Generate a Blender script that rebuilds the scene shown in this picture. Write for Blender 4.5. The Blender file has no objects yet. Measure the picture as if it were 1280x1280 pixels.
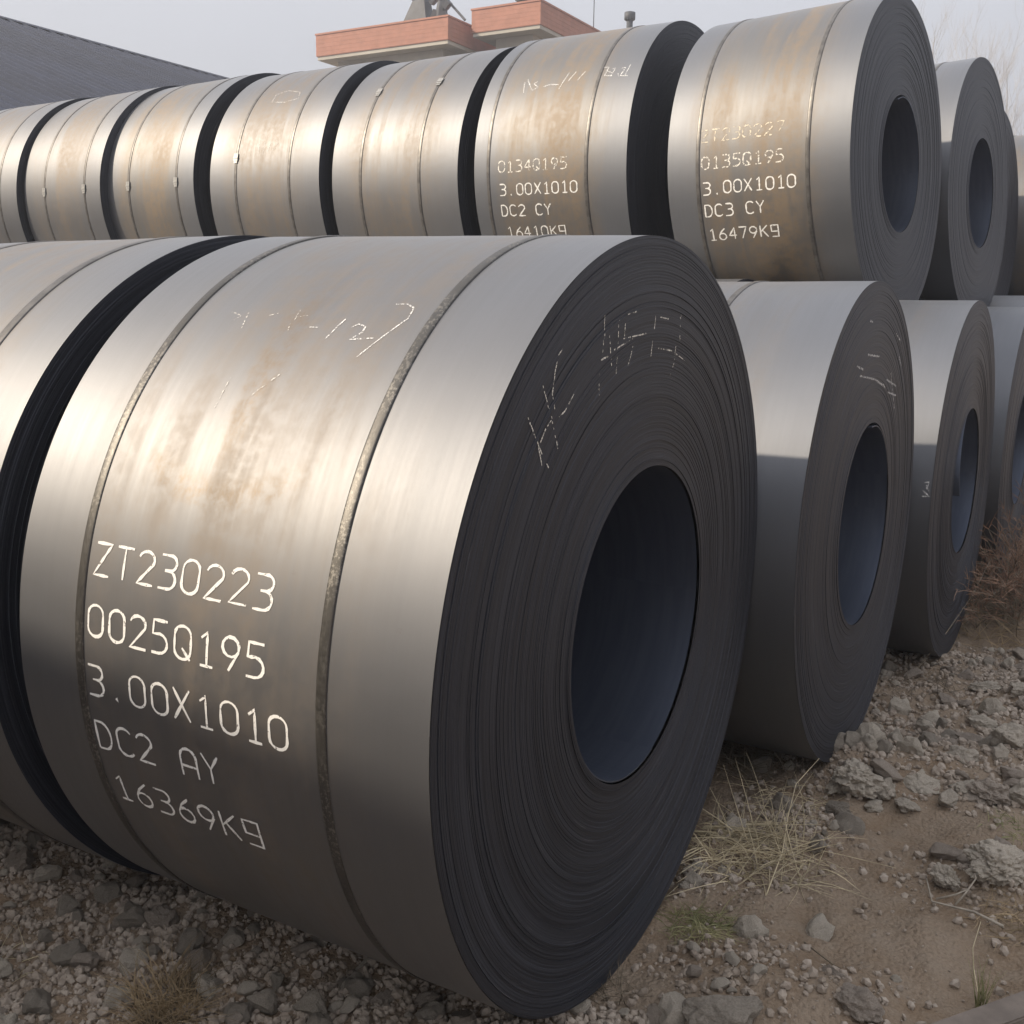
import bpy, bmesh, math, random
import numpy as np
from mathutils import Vector, Matrix, noise as mnoise

random.seed(7)
rng = np.random.default_rng(11)
sc = bpy.context.scene
COL = sc.collection
G = 0.9                                   # height of the front coil's axis above the yard

# ------------------------------------------------------------------ camera
CAM = np.array([0.95064, -2.30332, 0.71367 + G])
M = np.array([[0.86852633, 0.49544680, 0.01394542],      # rows: right, down, forward
              [0.10033748, -0.14820055, -0.98385415],
              [-0.48538067, 0.85590248, -0.17842797]])
FPX = 1350.0                              # focal length for a 1280 px wide frame
cd = bpy.data.cameras.new('Camera')
cam = bpy.data.objects.new('Camera', cd)
COL.objects.link(cam)
cd.sensor_fit = 'HORIZONTAL'; cd.sensor_width = 36.0
cd.lens = 36.0 * FPX / 1280.0
cd.clip_start = 0.05; cd.clip_end = 3000
rt, dn, fw = (Vector(r) for r in M)
cam.matrix_world = Matrix(((rt.x, -dn.x, -fw.x, CAM[0]), (rt.y, -dn.y, -fw.y, CAM[1]),
                           (rt.z, -dn.z, -fw.z, CAM[2]), (0, 0, 0, 1)))
sc.camera = cam

# ------------------------------------------------------------------ light
SUN_EL = 33.0
SUN_AZ = 50.0                             # from -Y towards -X
sv = Vector((-math.sin(math.radians(SUN_AZ)) * math.cos(math.radians(SUN_EL)),
             -math.cos(math.radians(SUN_AZ)) * math.cos(math.radians(SUN_EL)),
             math.sin(math.radians(SUN_EL))))
w = bpy.data.worlds.new('World'); sc.world = w; w.use_nodes = True
nt = w.node_tree
for n in list(nt.nodes): nt.nodes.remove(n)
sky = nt.nodes.new('ShaderNodeTexSky'); sky.sky_type = 'NISHITA'
sky.sun_disc = False
sky.sun_elevation = math.radians(SUN_EL)
sky.sun_rotation = math.atan2(sv.x, sv.y) % (2 * math.pi)
sky.altitude = 0; sky.air_density = 1.0; sky.dust_density = 6.0; sky.ozone_density = 1.0
hs = nt.nodes.new('ShaderNodeHueSaturation'); hs.inputs['Saturation'].default_value = 0.42
bg = nt.nodes.new('ShaderNodeBackground'); bg.inputs['Strength'].default_value = 0.115
ow = nt.nodes.new('ShaderNodeOutputWorld')
nt.links.new(sky.outputs[0], hs.inputs['Color'])
veil = nt.nodes.new('ShaderNodeMix'); veil.data_type = 'RGBA'      # thin even haze over the whole sky
veil.inputs[0].default_value = 0.80
nt.links.new(hs.outputs[0], veil.inputs[6])
sx_ = nt.nodes.new('ShaderNodeSeparateXYZ'); zz_ = nt.nodes.new('ShaderNodeMapRange')      # hazy sky: brighter overhead, (1 + 2 sin el) / 3
zz_.inputs[1].default_value = 0.0; zz_.inputs[2].default_value = 1.0; zz_.inputs[3].default_value = 1.0 / 3.0; zz_.inputs[4].default_value = 1.0
hc_ = nt.nodes.new('ShaderNodeMix'); hc_.data_type = 'RGBA'; hc_.blend_type = 'MULTIPLY'; hc_.inputs[0].default_value = 1.0
hc_.inputs[6].default_value = (9.7, 9.95, 10.8, 1.0)
nt.links.new(zz_.outputs[0], hc_.inputs[7]); nt.links.new(hc_.outputs[2], veil.inputs[7])
tc_ = nt.nodes.new('ShaderNodeTexCoord'); nz_ = nt.nodes.new('ShaderNodeTexNoise'); nz_.inputs['Scale'].default_value = 2.2; nz_.inputs['Detail'].default_value = 4
mr_ = nt.nodes.new('ShaderNodeMapRange'); mr_.inputs[1].default_value = 0.3; mr_.inputs[2].default_value = 0.7; mr_.inputs[3].default_value = 0.70; mr_.inputs[4].default_value = 0.88
nt.links.new(tc_.outputs['Generated'], nz_.inputs['Vector']); nt.links.new(tc_.outputs['Generated'], sx_.inputs[0]); nt.links.new(sx_.outputs['Z'], zz_.inputs[0]); nt.links.new(nz_.outputs[0], mr_.inputs[0]); nt.links.new(mr_.outputs[0], veil.inputs[0])
nt.links.new(veil.outputs[2], bg.inputs['Color'])
nt.links.new(bg.outputs[0], ow.inputs['Surface'])
sd = bpy.data.lights.new('Sun', 'SUN'); sun = bpy.data.objects.new('Sun', sd); COL.objects.link(sun)
sd.energy = 4.0; sd.angle = math.radians(1.3); sd.color = (1.0, 0.86, 0.67)
sun.rotation_euler = sv.to_track_quat('Z', 'Y').to_euler()
sun.location = (-20, -20, 20)
vs = sc.view_settings
vs.view_transform = 'Standard'; vs.look = 'None'; vs.exposure = 0.42; vs.gamma = 1.0; vs.use_curve_mapping = False

# ------------------------------------------------------------------ small helpers
def ray(px, py):
    d = M.T @ np.array([(px - 640) / FPX, (py - 640) / FPX, 1.0])
    return d / np.linalg.norm(d)

def on_plane(px, py, axis, v):
    d = ray(px, py); s = (v - CAM[axis]) / d[axis]
    return CAM + s * d

def obj(name, me, mat=None, parent=None, loc=None):
    o = bpy.data.objects.new(name, me); COL.objects.link(o)
    if mat is not None and me is not None and len(me.materials) == 0: me.materials.append(mat)
    if parent is not None: o.parent = parent
    if loc is not None: o.location = loc
    return o

def tag(o, label=None, cat=None, group=None, kind=None):
    if label: o['label'] = label
    if cat: o['category'] = cat
    if group: o['group'] = group
    if kind: o['kind'] = kind
    return o

def empty(name, loc, rot=(0, 0, 0)):
    o = bpy.data.objects.new(name, None); COL.objects.link(o)
    o.location = loc; o.rotation_euler = rot; o.empty_display_size = 0.2
    return o

def mesh(name, verts, faces, smooth=False):
    me = bpy.data.meshes.new(name)
    me.from_pydata([tuple(map(float, v)) for v in verts], [], faces)
    if smooth:
        me.polygons.foreach_set('use_smooth', np.ones(len(me.polygons), dtype=bool))
    me.update()
    return me

def mesh_np(name, verts, tris, smooth=False):
    me = bpy.data.meshes.new(name)
    V = np.asarray(verts, dtype=np.float32); T = np.asarray(tris, dtype=np.int32)
    me.vertices.add(len(V)); me.vertices.foreach_set('co', V.ravel())
    k = T.shape[1]
    me.loops.add(T.size); me.loops.foreach_set('vertex_index', T.ravel())
    me.polygons.add(len(T)); me.polygons.foreach_set('loop_start', np.arange(0, T.size, k, dtype=np.int32))
    me.polygons.foreach_set('use_smooth', np.full(len(T), smooth, dtype=bool))
    me.update(calc_edges=True)
    return me

def box_data(x0, x1, y0, y1, z0, z1):
    v = [(x0, y0, z0), (x1, y0, z0), (x1, y1, z0), (x0, y1, z0), (x0, y0, z1), (x1, y0, z1), (x1, y1, z1), (x0, y1, z1)]
    f = [(0, 3, 2, 1), (4, 5, 6, 7), (0, 1, 5, 4), (1, 2, 6, 5), (2, 3, 7, 6), (3, 0, 4, 7)]
    return v, f

class MB:
    def __init__(s): s.v = []; s.f = []
    def add(s, v, f):
        b = len(s.v); s.v += [tuple(p) for p in v]; s.f += [tuple(i + b for i in q) for q in f]; return s
    def box(s, *a): return s.add(*box_data(*a))
    def tube(s, pts, rads, n=5):
        pts = [Vector(p) for p in pts]
        if not hasattr(rads, '__len__'): rads = [rads] * len(pts)
        b = len(s.v)
        t0 = (pts[1] - pts[0]).normalized()
        u = t0.orthogonal().normalized()
        for i, p in enumerate(pts):
            if i == 0: t = pts[1] - pts[0]
            elif i == len(pts) - 1: t = pts[-1] - pts[-2]
            else: t = pts[i + 1] - pts[i - 1]
            t.normalize()
            u = (u - t * u.dot(t)); u = u.normalized() if u.length > 1e-6 else t.orthogonal().normalized()
            v = t.cross(u)
            for k in range(n):
                a = 2 * math.pi * k / n
                s.v.append(tuple(p + (u * math.cos(a) + v * math.sin(a)) * rads[i]))
        for i in range(len(pts) - 1):
            for k in range(n):
                k2 = (k + 1) % n
                s.f.append((b + i * n + k, b + i * n + k2, b + (i + 1) * n + k2, b + (i + 1) * n + k))
        s.f.append(tuple(b + k for k in range(n))[::-1])
        e = b + (len(pts) - 1) * n
        s.f.append(tuple(e + k for k in range(n)))
        return s
    def build(s, name, mat, parent=None, smooth=False, loc=None):
        return obj(name, mesh(name, s.v, s.f, smooth), mat, parent, loc)

# ------------------------------------------------------------------ materials
def new_mat(name):
    m = bpy.data.materials.new(name); m.use_nodes = True
    n = m.node_tree; n.nodes.clear()
    o = n.nodes.new('ShaderNodeOutputMaterial'); b = n.nodes.new('ShaderNodeBsdfPrincipled')
    n.links.new(b.outputs[0], o.inputs['Surface'])
    return m, n, b

class NG:
    """terse node-graph helper"""
    def __init__(s, nt): s.nt = nt
    def _set(s, sock, v):
        if isinstance(v, bpy.types.NodeSocket): s.nt.links.new(v, sock)
        else: sock.default_value = v
    def math(s, op, a, b=0.0, c=0.0, clamp=False):
        n = s.nt.nodes.new('ShaderNodeMath'); n.operation = op; n.use_clamp = clamp
        for i, v in enumerate((a, b, c)): s._set(n.inputs[i], v)
        return n.outputs[0]
    def comb(s, x, y, z):
        n = s.nt.nodes.new('ShaderNodeCombineXYZ')
        for i, v in enumerate((x, y, z)): s._set(n.inputs[i], v)
        return n.outputs[0]
    def noise(s, vec, scale=1.0, detail=3.0, rough=0.55, dist=0.0, out=0):
        n = s.nt.nodes.new('ShaderNodeTexNoise')
        if vec is not None: s._set(n.inputs['Vector'], vec)
        n.inputs['Scale'].default_value = scale; n.inputs['Detail'].default_value = detail
        n.inputs['Roughness'].default_value = rough; n.inputs['Distortion'].default_value = dist
        return n.outputs[out]
    def ramp(s, v, lo, hi, to0=0.0, to1=1.0, smooth=True):
        n = s.nt.nodes.new('ShaderNodeMapRange'); n.interpolation_type = 'SMOOTHSTEP' if smooth else 'LINEAR'
        s._set(n.inputs[0], v); s._set(n.inputs[1], lo); s._set(n.inputs[2], hi); s._set(n.inputs[3], to0); s._set(n.inputs[4], to1)
        return n.outputs[0]
    def mix(s, fac, a, b, blend='MIX'):
        n = s.nt.nodes.new('ShaderNodeMix'); n.data_type = 'RGBA'; n.blend_type = blend; n.clamp_factor = True
        s._set(n.inputs[0], fac)
        s._set(n.inputs[6], a if isinstance(a, bpy.types.NodeSocket) else (*a, 1.0))
        s._set(n.inputs[7], b if isinstance(b, bpy.types.NodeSocket) else (*b, 1.0))
        return n.outputs[2]
    def bump(s, h, strength=0.3, dist=0.01, normal=None):
        n = s.nt.nodes.new('ShaderNodeBump'); n.inputs['Strength'].default_value = strength; n.inputs['Distance'].default_value = dist
        s.nt.links.new(h, n.inputs['Height'])
        if normal is not None: s.nt.links.new(normal, n.inputs['Normal'])
        return n.outputs[0]
    def coord(s, out='Object'):
        return s.nt.nodes.new('ShaderNodeTexCoord').outputs[out]
    def sep(s, v):
        n = s.nt.nodes.new('ShaderNodeSeparateXYZ'); s.nt.links.new(v, n.inputs[0]); return n.outputs
    def rand(s):
        return s.nt.nodes.new('ShaderNodeObjectInfo').outputs['Random']

def cyl_coords(g):
    x, y, z = g.sep(g.coord())
    th = g.math('ARCTAN2', z, g.math('MULTIPLY', y, -1.0))
    r = g.math('SQRT', g.math('ADD', g.math('MULTIPLY', y, y), g.math('MULTIPLY', z, z)))
    return x, th, r, g.math('MULTIPLY', g.rand(), 37.0)

def m_steel(name, rust=0.5, edge_tint=0.45, stain=False, tint=(0.152, 0.151, 0.156)):
    m, n, b = new_mat(name); g = NG(n)
    x, th, r, sd_ = cyl_coords(g)
    broad = g.noise(g.comb(g.math('MULTIPLY', x, 3.0), g.math('MULTIPLY', th, 1.1), sd_), 1.0, 4, 0.6)
    streak = g.noise(g.comb(g.math('MULTIPLY', x, 70.0), g.math('MULTIPLY', th, 1.6), sd_), 1.0, 4, 0.65)
    fine = g.noise(g.comb(g.math('MULTIPLY', x, 160.0), g.math('MULTIPLY', th, 60.0), sd_), 1.0, 3, 0.6)
    spots = g.noise(g.comb(g.math('MULTIPLY', x, 26.0), g.math('MULTIPLY', th, 22.0), sd_), 1.0, 5, 0.7)
    mid = g.math('MULTIPLY', g.ramp(x, -1.0, -0.66), g.ramp(x, -0.04, -0.40))
    vst = g.noise(g.comb(g.math('MULTIPLY', x, 9.0), g.math('MULTIPLY', th, 0.9), g.math('ADD', sd_, 5.0)), 1.0, 4, 0.6, 0.6)
    rmask = g.math('MULTIPLY', g.ramp(g.math('ADD', g.math('MULTIPLY', vst, 0.6), g.math('MULTIPLY', broad, 0.4)), 0.40, 0.60), mid)
    rmask = g.math('MULTIPLY', rmask, g.ramp(spots, 0.32, 0.60, 0.35, 1.0))
    col = g.mix(g.ramp(broad, 0.3, 0.7), tint, tuple(c * 0.86 for c in tint))
    col = g.mix(g.ramp(streak, 0.25, 0.75, 0.0, 0.28), col, tuple(c * 0.74 for c in tint))
    edge = g.ramp(g.math('ADD', g.math('MULTIPLY', mid, 1.0), g.math('MULTIPLY', broad, 0.3)), 0.25, 0.9, 1.0, 0.0)
    col = g.mix(g.math('MULTIPLY', edge, edge_tint), col, (0.132, 0.146, 0.174))
    col = g.mix(g.math('MULTIPLY', rmask, rust), col, (0.195, 0.14, 0.084))
    if stain:                                # the run of rust down the front coil and the scuffed arc under it
        wob = g.math('MULTIPLY', g.math('SUBTRACT', vst, 0.5), 0.22)
        sx = g.math('ADD', x, wob)
        run = g.math('MULTIPLY', g.ramp(g.math('ABSOLUTE', g.math('ADD', sx, 0.56)), 0.075, 0.0), g.math('MULTIPLY', g.ramp(th, 0.38, 0.62), g.ramp(th, 1.15, 0.8)))
        at = g.math('ADD', th, g.math('MULTIPLY', g.math('SUBTRACT', spots, 0.5), 0.10))
        at = g.math('SUBTRACT', at, g.math('MULTIPLY', g.math('POWER', g.math('ADD', x, 0.55), 2.0), 1.6))
        arc_ = g.math('MULTIPLY', g.ramp(g.math('ABSOLUTE', g.math('SUBTRACT', at, 0.425)), 0.055, 0.0), g.math('MULTIPLY', g.ramp(x, -0.78, -0.70), g.ramp(x, -0.30, -0.42)))
        st_ = g.math('MULTIPLY', g.math('MAXIMUM', run, arc_), g.math('MULTIPLY', g.ramp(spots, 0.38, 0.62, 0.1, 0.75), g.ramp(fine, 0.35, 0.6, 0.45, 1.0)))
        col = g.mix(st_, col, (0.14, 0.096, 0.054))
    dark = g.ramp(spots, 0.68, 0.78)
    col = g.mix(g.math('MULTIPLY', dark, 0.35), col, (0.075, 0.058, 0.045))
    n.links.new(col, b.inputs['Base Color'])
    n.links.new(g.math('SUBTRACT', 0.86, g.math('MULTIPLY', rmask, 0.45 * rust)), b.inputs['Metallic'])
    rg = g.math('ADD', g.math('ADD', g.ramp(streak, 0.2, 0.8, 0.535, 0.565, False), g.math('MULTIPLY', rmask, 0.10)), g.math('MULTIPLY', fine, 0.04))
    n.links.new(rg, b.inputs['Roughness'])
    b.inputs['Coat Weight'].default_value = 1.0; b.inputs['Coat IOR'].default_value = 1.55      # oily oxide skin
    n.links.new(g.math('ADD', g.ramp(streak, 0.2, 0.8, 0.49, 0.53, False), g.math('MULTIPLY', rmask, 0.1)), b.inputs['Coat Roughness'])
    h = g.math('ADD', g.math('MULTIPLY', streak, 0.6), g.math('MULTIPLY', fine, 0.4))
    b1 = g.bump(h, 0.02, 0.004)
    wv = g.noise(g.comb(g.math('MULTIPLY', x, 4.0), g.math('MULTIPLY', th, 5.0), sd_), 1.0, 2, 0.5)
    n.links.new(g.bump(wv, 0.07, 0.02, b1), b.inputs['Normal'])
    return m

def m_face(name, k=1.0):
    m, n, b = new_mat(name); g = NG(n)
    x, th, r, sd_ = cyl_coords(g)
    fine = g.noise(g.comb(g.math('MULTIPLY', r, 330.0), g.math('MULTIPLY', th, 0.7), sd_), 1.0, 3, 0.7)
    mid = g.noise(g.comb(g.math('MULTIPLY', r, 60.0), g.math('MULTIPLY', th, 0.9), sd_), 1.0, 3, 0.6)
    grit = g.noise(g.comb(g.math('MULTIPLY', r, 500.0), g.math('MULTIPLY', th, 60.0), sd_), 1.0, 2, 0.6)
    t = g.math('ADD', g.math('MULTIPLY', fine, 0.55), g.math('ADD', g.math('MULTIPLY', mid, 0.3), g.math('MULTIPLY', grit, 0.15)))
    col = g.mix(g.ramp(t, 0.36, 0.66), (0.016 * k, 0.0175 * k, 0.024 * k), (0.052 * k, 0.056 * k, 0.070 * k))
    glint = g.math('MULTIPLY', g.ramp(fine, 0.60, 0.70), g.ramp(g.noise(g.comb(g.math('MULTIPLY', r, 40.0), g.math('MULTIPLY', th, 3.5), sd_), 1.0, 3, 0.7), 0.5, 0.72))
    col = g.mix(g.math('MULTIPLY', glint, 0.8), col, (0.22 * k, 0.215 * k, 0.22 * k))  # thin bright glints along the wrap edges, put into the base colour
    rst = g.noise(g.comb(g.math('MULTIPLY', r, 12.0), g.math('MULTIPLY', th, 2.0), sd_), 1.0, 4, 0.6)
    col = g.mix(g.ramp(rst, 0.6, 0.8, 0.0, 0.12), col, (0.07, 0.052, 0.042))
    n.links.new(col, b.inputs['Base Color'])
    b.inputs['Metallic'].default_value = 0.45
    n.links.new(g.ramp(t, 0.3, 0.7, 0.42, 0.6), b.inputs['Roughness'])
    n.links.new(g.bump(t, 0.35, 0.002), b.inputs['Normal'])
    return m

def m_bore():
    m, n, b = new_mat('bore_steel'); g = NG(n)
    x, th, r, sd_ = cyl_coords(g)
    st = g.noise(g.comb(g.math('MULTIPLY', x, 40.0), g.math('MULTIPLY', th, 1.5), sd_), 1.0, 3, 0.6)
    col = g.mix(g.ramp(st, 0.3, 0.7), (0.115, 0.135, 0.185), (0.135, 0.155, 0.205))
    n.links.new(col, b.inputs['Base Color']); b.inputs['Metallic'].default_value = 0.8
    b.inputs['Roughness'].default_value = 0.42
    return m

def m_strap():
    m, n, b = new_mat('strap_steel'); g = NG(n)
    x, th, r, sd_ = cyl_coords(g)
    sp = g.noise(g.comb(g.math('MULTIPLY', x, 140.0), g.math('MULTIPLY', th, 110.0), sd_), 1.0, 4, 0.75)
    bl = g.noise(g.comb(g.math('MULTIPLY', x, 5.0), g.math('MULTIPLY', th, 4.0), sd_), 1.0, 3, 0.6)
    msk = g.math('MULTIPLY', g.ramp(sp, 0.50, 0.58), g.ramp(bl, 0.35, 0.6))
    col = g.mix(msk, (0.088, 0.083, 0.077), (0.21, 0.198, 0.18))
    n.links.new(col, b.inputs['Base Color'])
    b.inputs['Metallic'].default_value = 0.75
    n.links.new(g.ramp(sp, 0.4, 0.6, 0.42, 0.55), b.inputs['Roughness'])
    n.links.new(g.bump(sp, 0.08, 0.0015), b.inputs['Normal'])
    return m

def m_paint(name, col, worn, scale=90.0, metallic=0.0):
    """flat marking whose paint is partly rubbed off"""
    m, n, b = new_mat(name); g = NG(n)
    ns = g.noise(g.coord(), scale, 3, 0.7)
    b.inputs['Base Color'].default_value = (*col, 1); b.inputs['Roughness'].default_value = 0.8
    tr = n.nodes.new('ShaderNodeBsdfTransparent'); mx = n.nodes.new('ShaderNodeMixShader')
    n.links.new(g.ramp(ns, worn - 0.06, worn + 0.06, 0.0, 1.0), mx.inputs[0])
    n.links.new(tr.outputs[0], mx.inputs[1]); n.links.new(b.outputs[0], mx.inputs[2])
    o = [q for q in n.nodes if q.type == 'OUTPUT_MATERIAL'][0]
    n.links.new(mx.outputs[0], o.inputs['Surface'])
    return m

def m_simple(name, col, rough=0.8, var=0.25, scale=12.0, metallic=0.0, bump=0.0, col2=None):
    m, n, b = new_mat(name); g = NG(n)
    ns = g.noise(g.coord(), scale, 5, 0.6)
    c2 = col2 or tuple(c * (1 - var) for c in col)
    n.links.new(g.mix(g.ramp(ns, 0.3, 0.7), col, c2), b.inputs['Base Color'])
    b.inputs['Roughness'].default_value = rough; b.inputs['Metallic'].default_value = metallic
    if bump: n.links.new(g.bump(ns, 0.6, bump), b.inputs['Normal'])
    return m

def m_stone(name, a, bcol, scale=18.0):
    m, n, b = new_mat(name); g = NG(n)
    co = g.coord('Object')
    ns = g.noise(co, scale, 6, 0.65); n2 = g.noise(co, scale * 6, 3, 0.6)
    col = g.mix(g.ramp(ns, 0.3, 0.7), a, bcol)
    rd = g.rand()
    col = g.mix(g.math('MULTIPLY', rd, 0.35), col, tuple(c * 0.6 for c in bcol))
    n.links.new(col, b.inputs['Base Color']); b.inputs['Roughness'].default_value = 0.95
    b.inputs['Specular IOR Level'].default_value = 0.2
    n.links.new(g.bump(g.math('ADD', ns, g.math('MULTIPLY', n2, 0.5)), 0.8, 0.012), b.inputs['Normal'])
    return m

def m_ground():
    m, n, b = new_mat('yard_soil'); g = NG(n)
    co = g.coord('Object')
    big = g.noise(co, 1.7, 4, 0.6); md = g.noise(co, 14.0, 5, 0.7); fn = g.noise(co, 90.0, 4, 0.7)
    peb = n.nodes.new('ShaderNodeTexVoronoi'); n.links.new(co, peb.inputs['Vector']); peb.inputs['Scale'].default_value = 75.0
    col = g.mix(g.ramp(big, 0.35, 0.65), (0.233, 0.165, 0.108), (0.297, 0.229, 0.166))
    col = g.mix(g.ramp(md, 0.35, 0.7, 0.0, 0.7), col, (0.288, 0.229, 0.170))
    col = g.mix(g.ramp(fn, 0.55, 0.75, 0.0, 0.6), col, (0.369, 0.302, 0.231))
    col = g.mix(g.ramp(fn, 0.45, 0.25, 0.0, 0.5), col, (0.105, 0.077, 0.055))
    n.links.new(col, b.inputs['Base Color']); b.inputs['Roughness'].default_value = 0.95
    b.inputs['Specular IOR Level'].default_value = 0.15
    h = g.math('ADD', g.math('MULTIPLY', md, 0.5), g.math('ADD', g.math('MULTIPLY', fn, 0.5), g.math('MULTIPLY', peb.outputs[0], -0.35)))
    n.links.new(g.bump(h, 0.9, 0.02), b.inputs['Normal'])
    return m

MAT = dict(
    steel=m_steel('mill_scale_steel', 0.6, 0.22), steel_front=m_steel('stained_front_steel', 0.40, 0.22, True),
    steel_rusty=m_steel('rust_bloomed_steel', 0.9, 0.55, False, (0.152, 0.147, 0.143)),
    steel_clean=m_steel('clean_scale_steel', 0.28, 0.3, False, (0.152, 0.156, 0.168)),
    face=m_face('wound_edge_steel'), face_far=m_face('wound_edge_steel_far', 1.05),
    bore=m_bore(), strap=m_strap(), strap_dark=m_simple('dark_strap_steel', (0.16, 0.15, 0.14), 0.45, 0.4, 25.0, 0.7),
    paint=m_paint('white_marking_paint', (0.82, 0.80, 0.76), 0.36, 120.0),
    paint_worn=m_paint('worn_white_paint', (0.80, 0.76, 0.68), 0.47, 70.0),
    paint_faded=m_paint('faded_white_paint', (0.72, 0.64, 0.50), 0.50, 60.0),
    chalk=m_paint('chalk', (0.80, 0.79, 0.77), 0.50, 220.0),
    chalk_faint=m_paint('faint_chalk', (0.72, 0.69, 0.64), 0.54, 160.0),
    clip=m_simple('strap_clip_zinc', (0.38, 0.375, 0.36), 0.5, 0.3, 60, 0.5),
    ground=m_ground(),
    stone=m_stone('grey_rubble_stone', (0.449, 0.384, 0.316), (0.318, 0.260, 0.211)),
    stone_pale=m_stone('pale_rubble_stone', (0.620, 0.559, 0.462), (0.448, 0.377, 0.304)),
    stone_tan=m_stone('tan_rubble_stone', (0.396, 0.347, 0.283), (0.279, 0.238, 0.194)),
    straw=m_simple('dry_straw', (0.670, 0.558, 0.363), 0.8, 0.45, 9.0),
    straw_dark=m_simple('weathered_stalks', (0.243, 0.194, 0.135), 0.85, 0.5, 9.0),
    brush=m_simple('reddish_dead_brush', (0.367, 0.224, 0.148), 0.85, 0.45, 9.0),
    grass=m_simple('weak_green_grass', (0.153, 0.162, 0.063), 0.75, 0.4, 9.0, col2=(0.360, 0.324, 0.162)),
    straw_brown=m_simple('browned_grass', (0.42, 0.31, 0.18), 0.85, 0.5, 9.0),
    twig=m_simple('bleached_twig', (0.405, 0.351, 0.279), 0.85, 0.4, 30.0),
    wood=m_simple('weathered_plank', (0.243, 0.198, 0.162), 0.85, 0.4, 9.0, bump=0.01),
)

# ------------------------------------------------------------------ the yard
MOUNDS = [(0.20, 1.62, 0.28, 0.10), (0.55, 1.75, 0.35, 0.06), (0.85, 1.95, 0.35, 0.09), (0.72, 0.92, 0.22, 0.06), (0.95, 0.85, 0.3, 0.05),
          (0.28, 0.05, 0.25, 0.05), (0.52, 0.08, 0.2, 0.05), (-0.95, -0.28, 0.3, 0.05), (-1.7, -0.35, 0.35, 0.06), (0.9, 3.2, 0.5, 0.10), (0.75, 4.7, 0.55, 0.22)]
HOLES = [(0.48, 1.2, 0.2, -0.05)]
COIL_ROWS = [(0.0, 0.007), (1.78, -0.025), (3.72, -0.125), (5.58, -0.13)]

def base_z(x, y):
    t = min(max((y - 0.6) / 3.2, 0.0), 1.0)
    z = 0.005 - 0.135 * t * t * (3 - 2 * t)
    return z

def ground_z(x, y):
    z = base_z(x, y)
    if -9 < x < 4 and -4 < y < 12:
        for mx, my, mr, mh in MOUNDS + HOLES:
            d2 = ((x - mx) ** 2 + (y - my) ** 2) / (mr * mr)
            if d2 < 6: z += mh * math.exp(-d2 * 1.6)
        a = 0.028 * mnoise.fractal(Vector((x * 2.2, y * 2.2, 3.1)), 0.9, 2.1, 3)
        a += 0.020 * mnoise.fractal(Vector((x * 8.0, y * 8.0, 7.7)), 0.8, 2.2, 3)
        k = 1.0
        for cy, _ in COIL_ROWS:                      # packed flat where the coils bear
            if x < 0.45: k = min(k, min(1.0, abs(y - cy) / 0.28))
        z += a * (0.25 + 0.75 * k)
    else:
        z += 0.08 * mnoise.noise(Vector((x * 0.1, y * 0.1, 0.0)))
    return z

def lines(lo, hi, step, far):
    a = list(np.arange(lo, hi + 1e-6, step)); s = step
    p = hi; q = lo
    while p < far:
        s *= 1.35; p += s; a.append(p)
    s = step
    while q > -far:
        s *= 1.35; q -= s; a.insert(0, q)
    return np.array(a)
gx = lines(-2.3, 1.6, 0.022, 900.0); gy = lines(-1.4, 3.4, 0.024, 900.0)
V = np.array([(x, y, ground_z(x, y)) for y in gy for x in gx])
nx, ny = len(gx), len(gy)
ii = np.arange(nx * ny).reshape(ny, nx)
F = np.stack([ii[:-1, :-1], ii[:-1, 1:], ii[1:, 1:], ii[1:, :-1]], -1).reshape(-1, 4)
ground = obj('ground', mesh_np('ground', V, F, True), MAT['ground'])
tag(ground, 'bare brown rubble strewn soil of the storage yard', 'ground', kind='structure')

# ------------------------------------------------------------------ coils
TWO = 2 * math.pi
def tube_mesh(name, r, x0, x1, seg, nxs, wav=0.0, seed=0.0, inward=False):
    th = np.linspace(0, TWO, seg, endpoint=False); xs = np.linspace(x0, x1, nxs)
    vs_ = []
    for x in xs:
        for t in th:
            rr = r
            if wav:
                c, s_ = math.cos(t), math.sin(t)
                rr += wav * mnoise.noise(Vector((x * 2.5 + seed, c * 1.6, s_ * 1.6))) + wav * 0.35 * mnoise.noise(Vector((x * 9 + seed, c * 5, s_ * 5)))
            vs_.append((x, rr * math.cos(t), rr * math.sin(t)))
    i = np.arange(nxs * seg).reshape(nxs, seg); j = np.roll(i, -1, 1)
    f = np.stack([i[:-1], i[1:], j[1:], j[:-1]], -1).reshape(-1, 4)
    if not inward: f = f[:, ::-1]
    return mesh_np(name, vs_, f, True)

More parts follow.
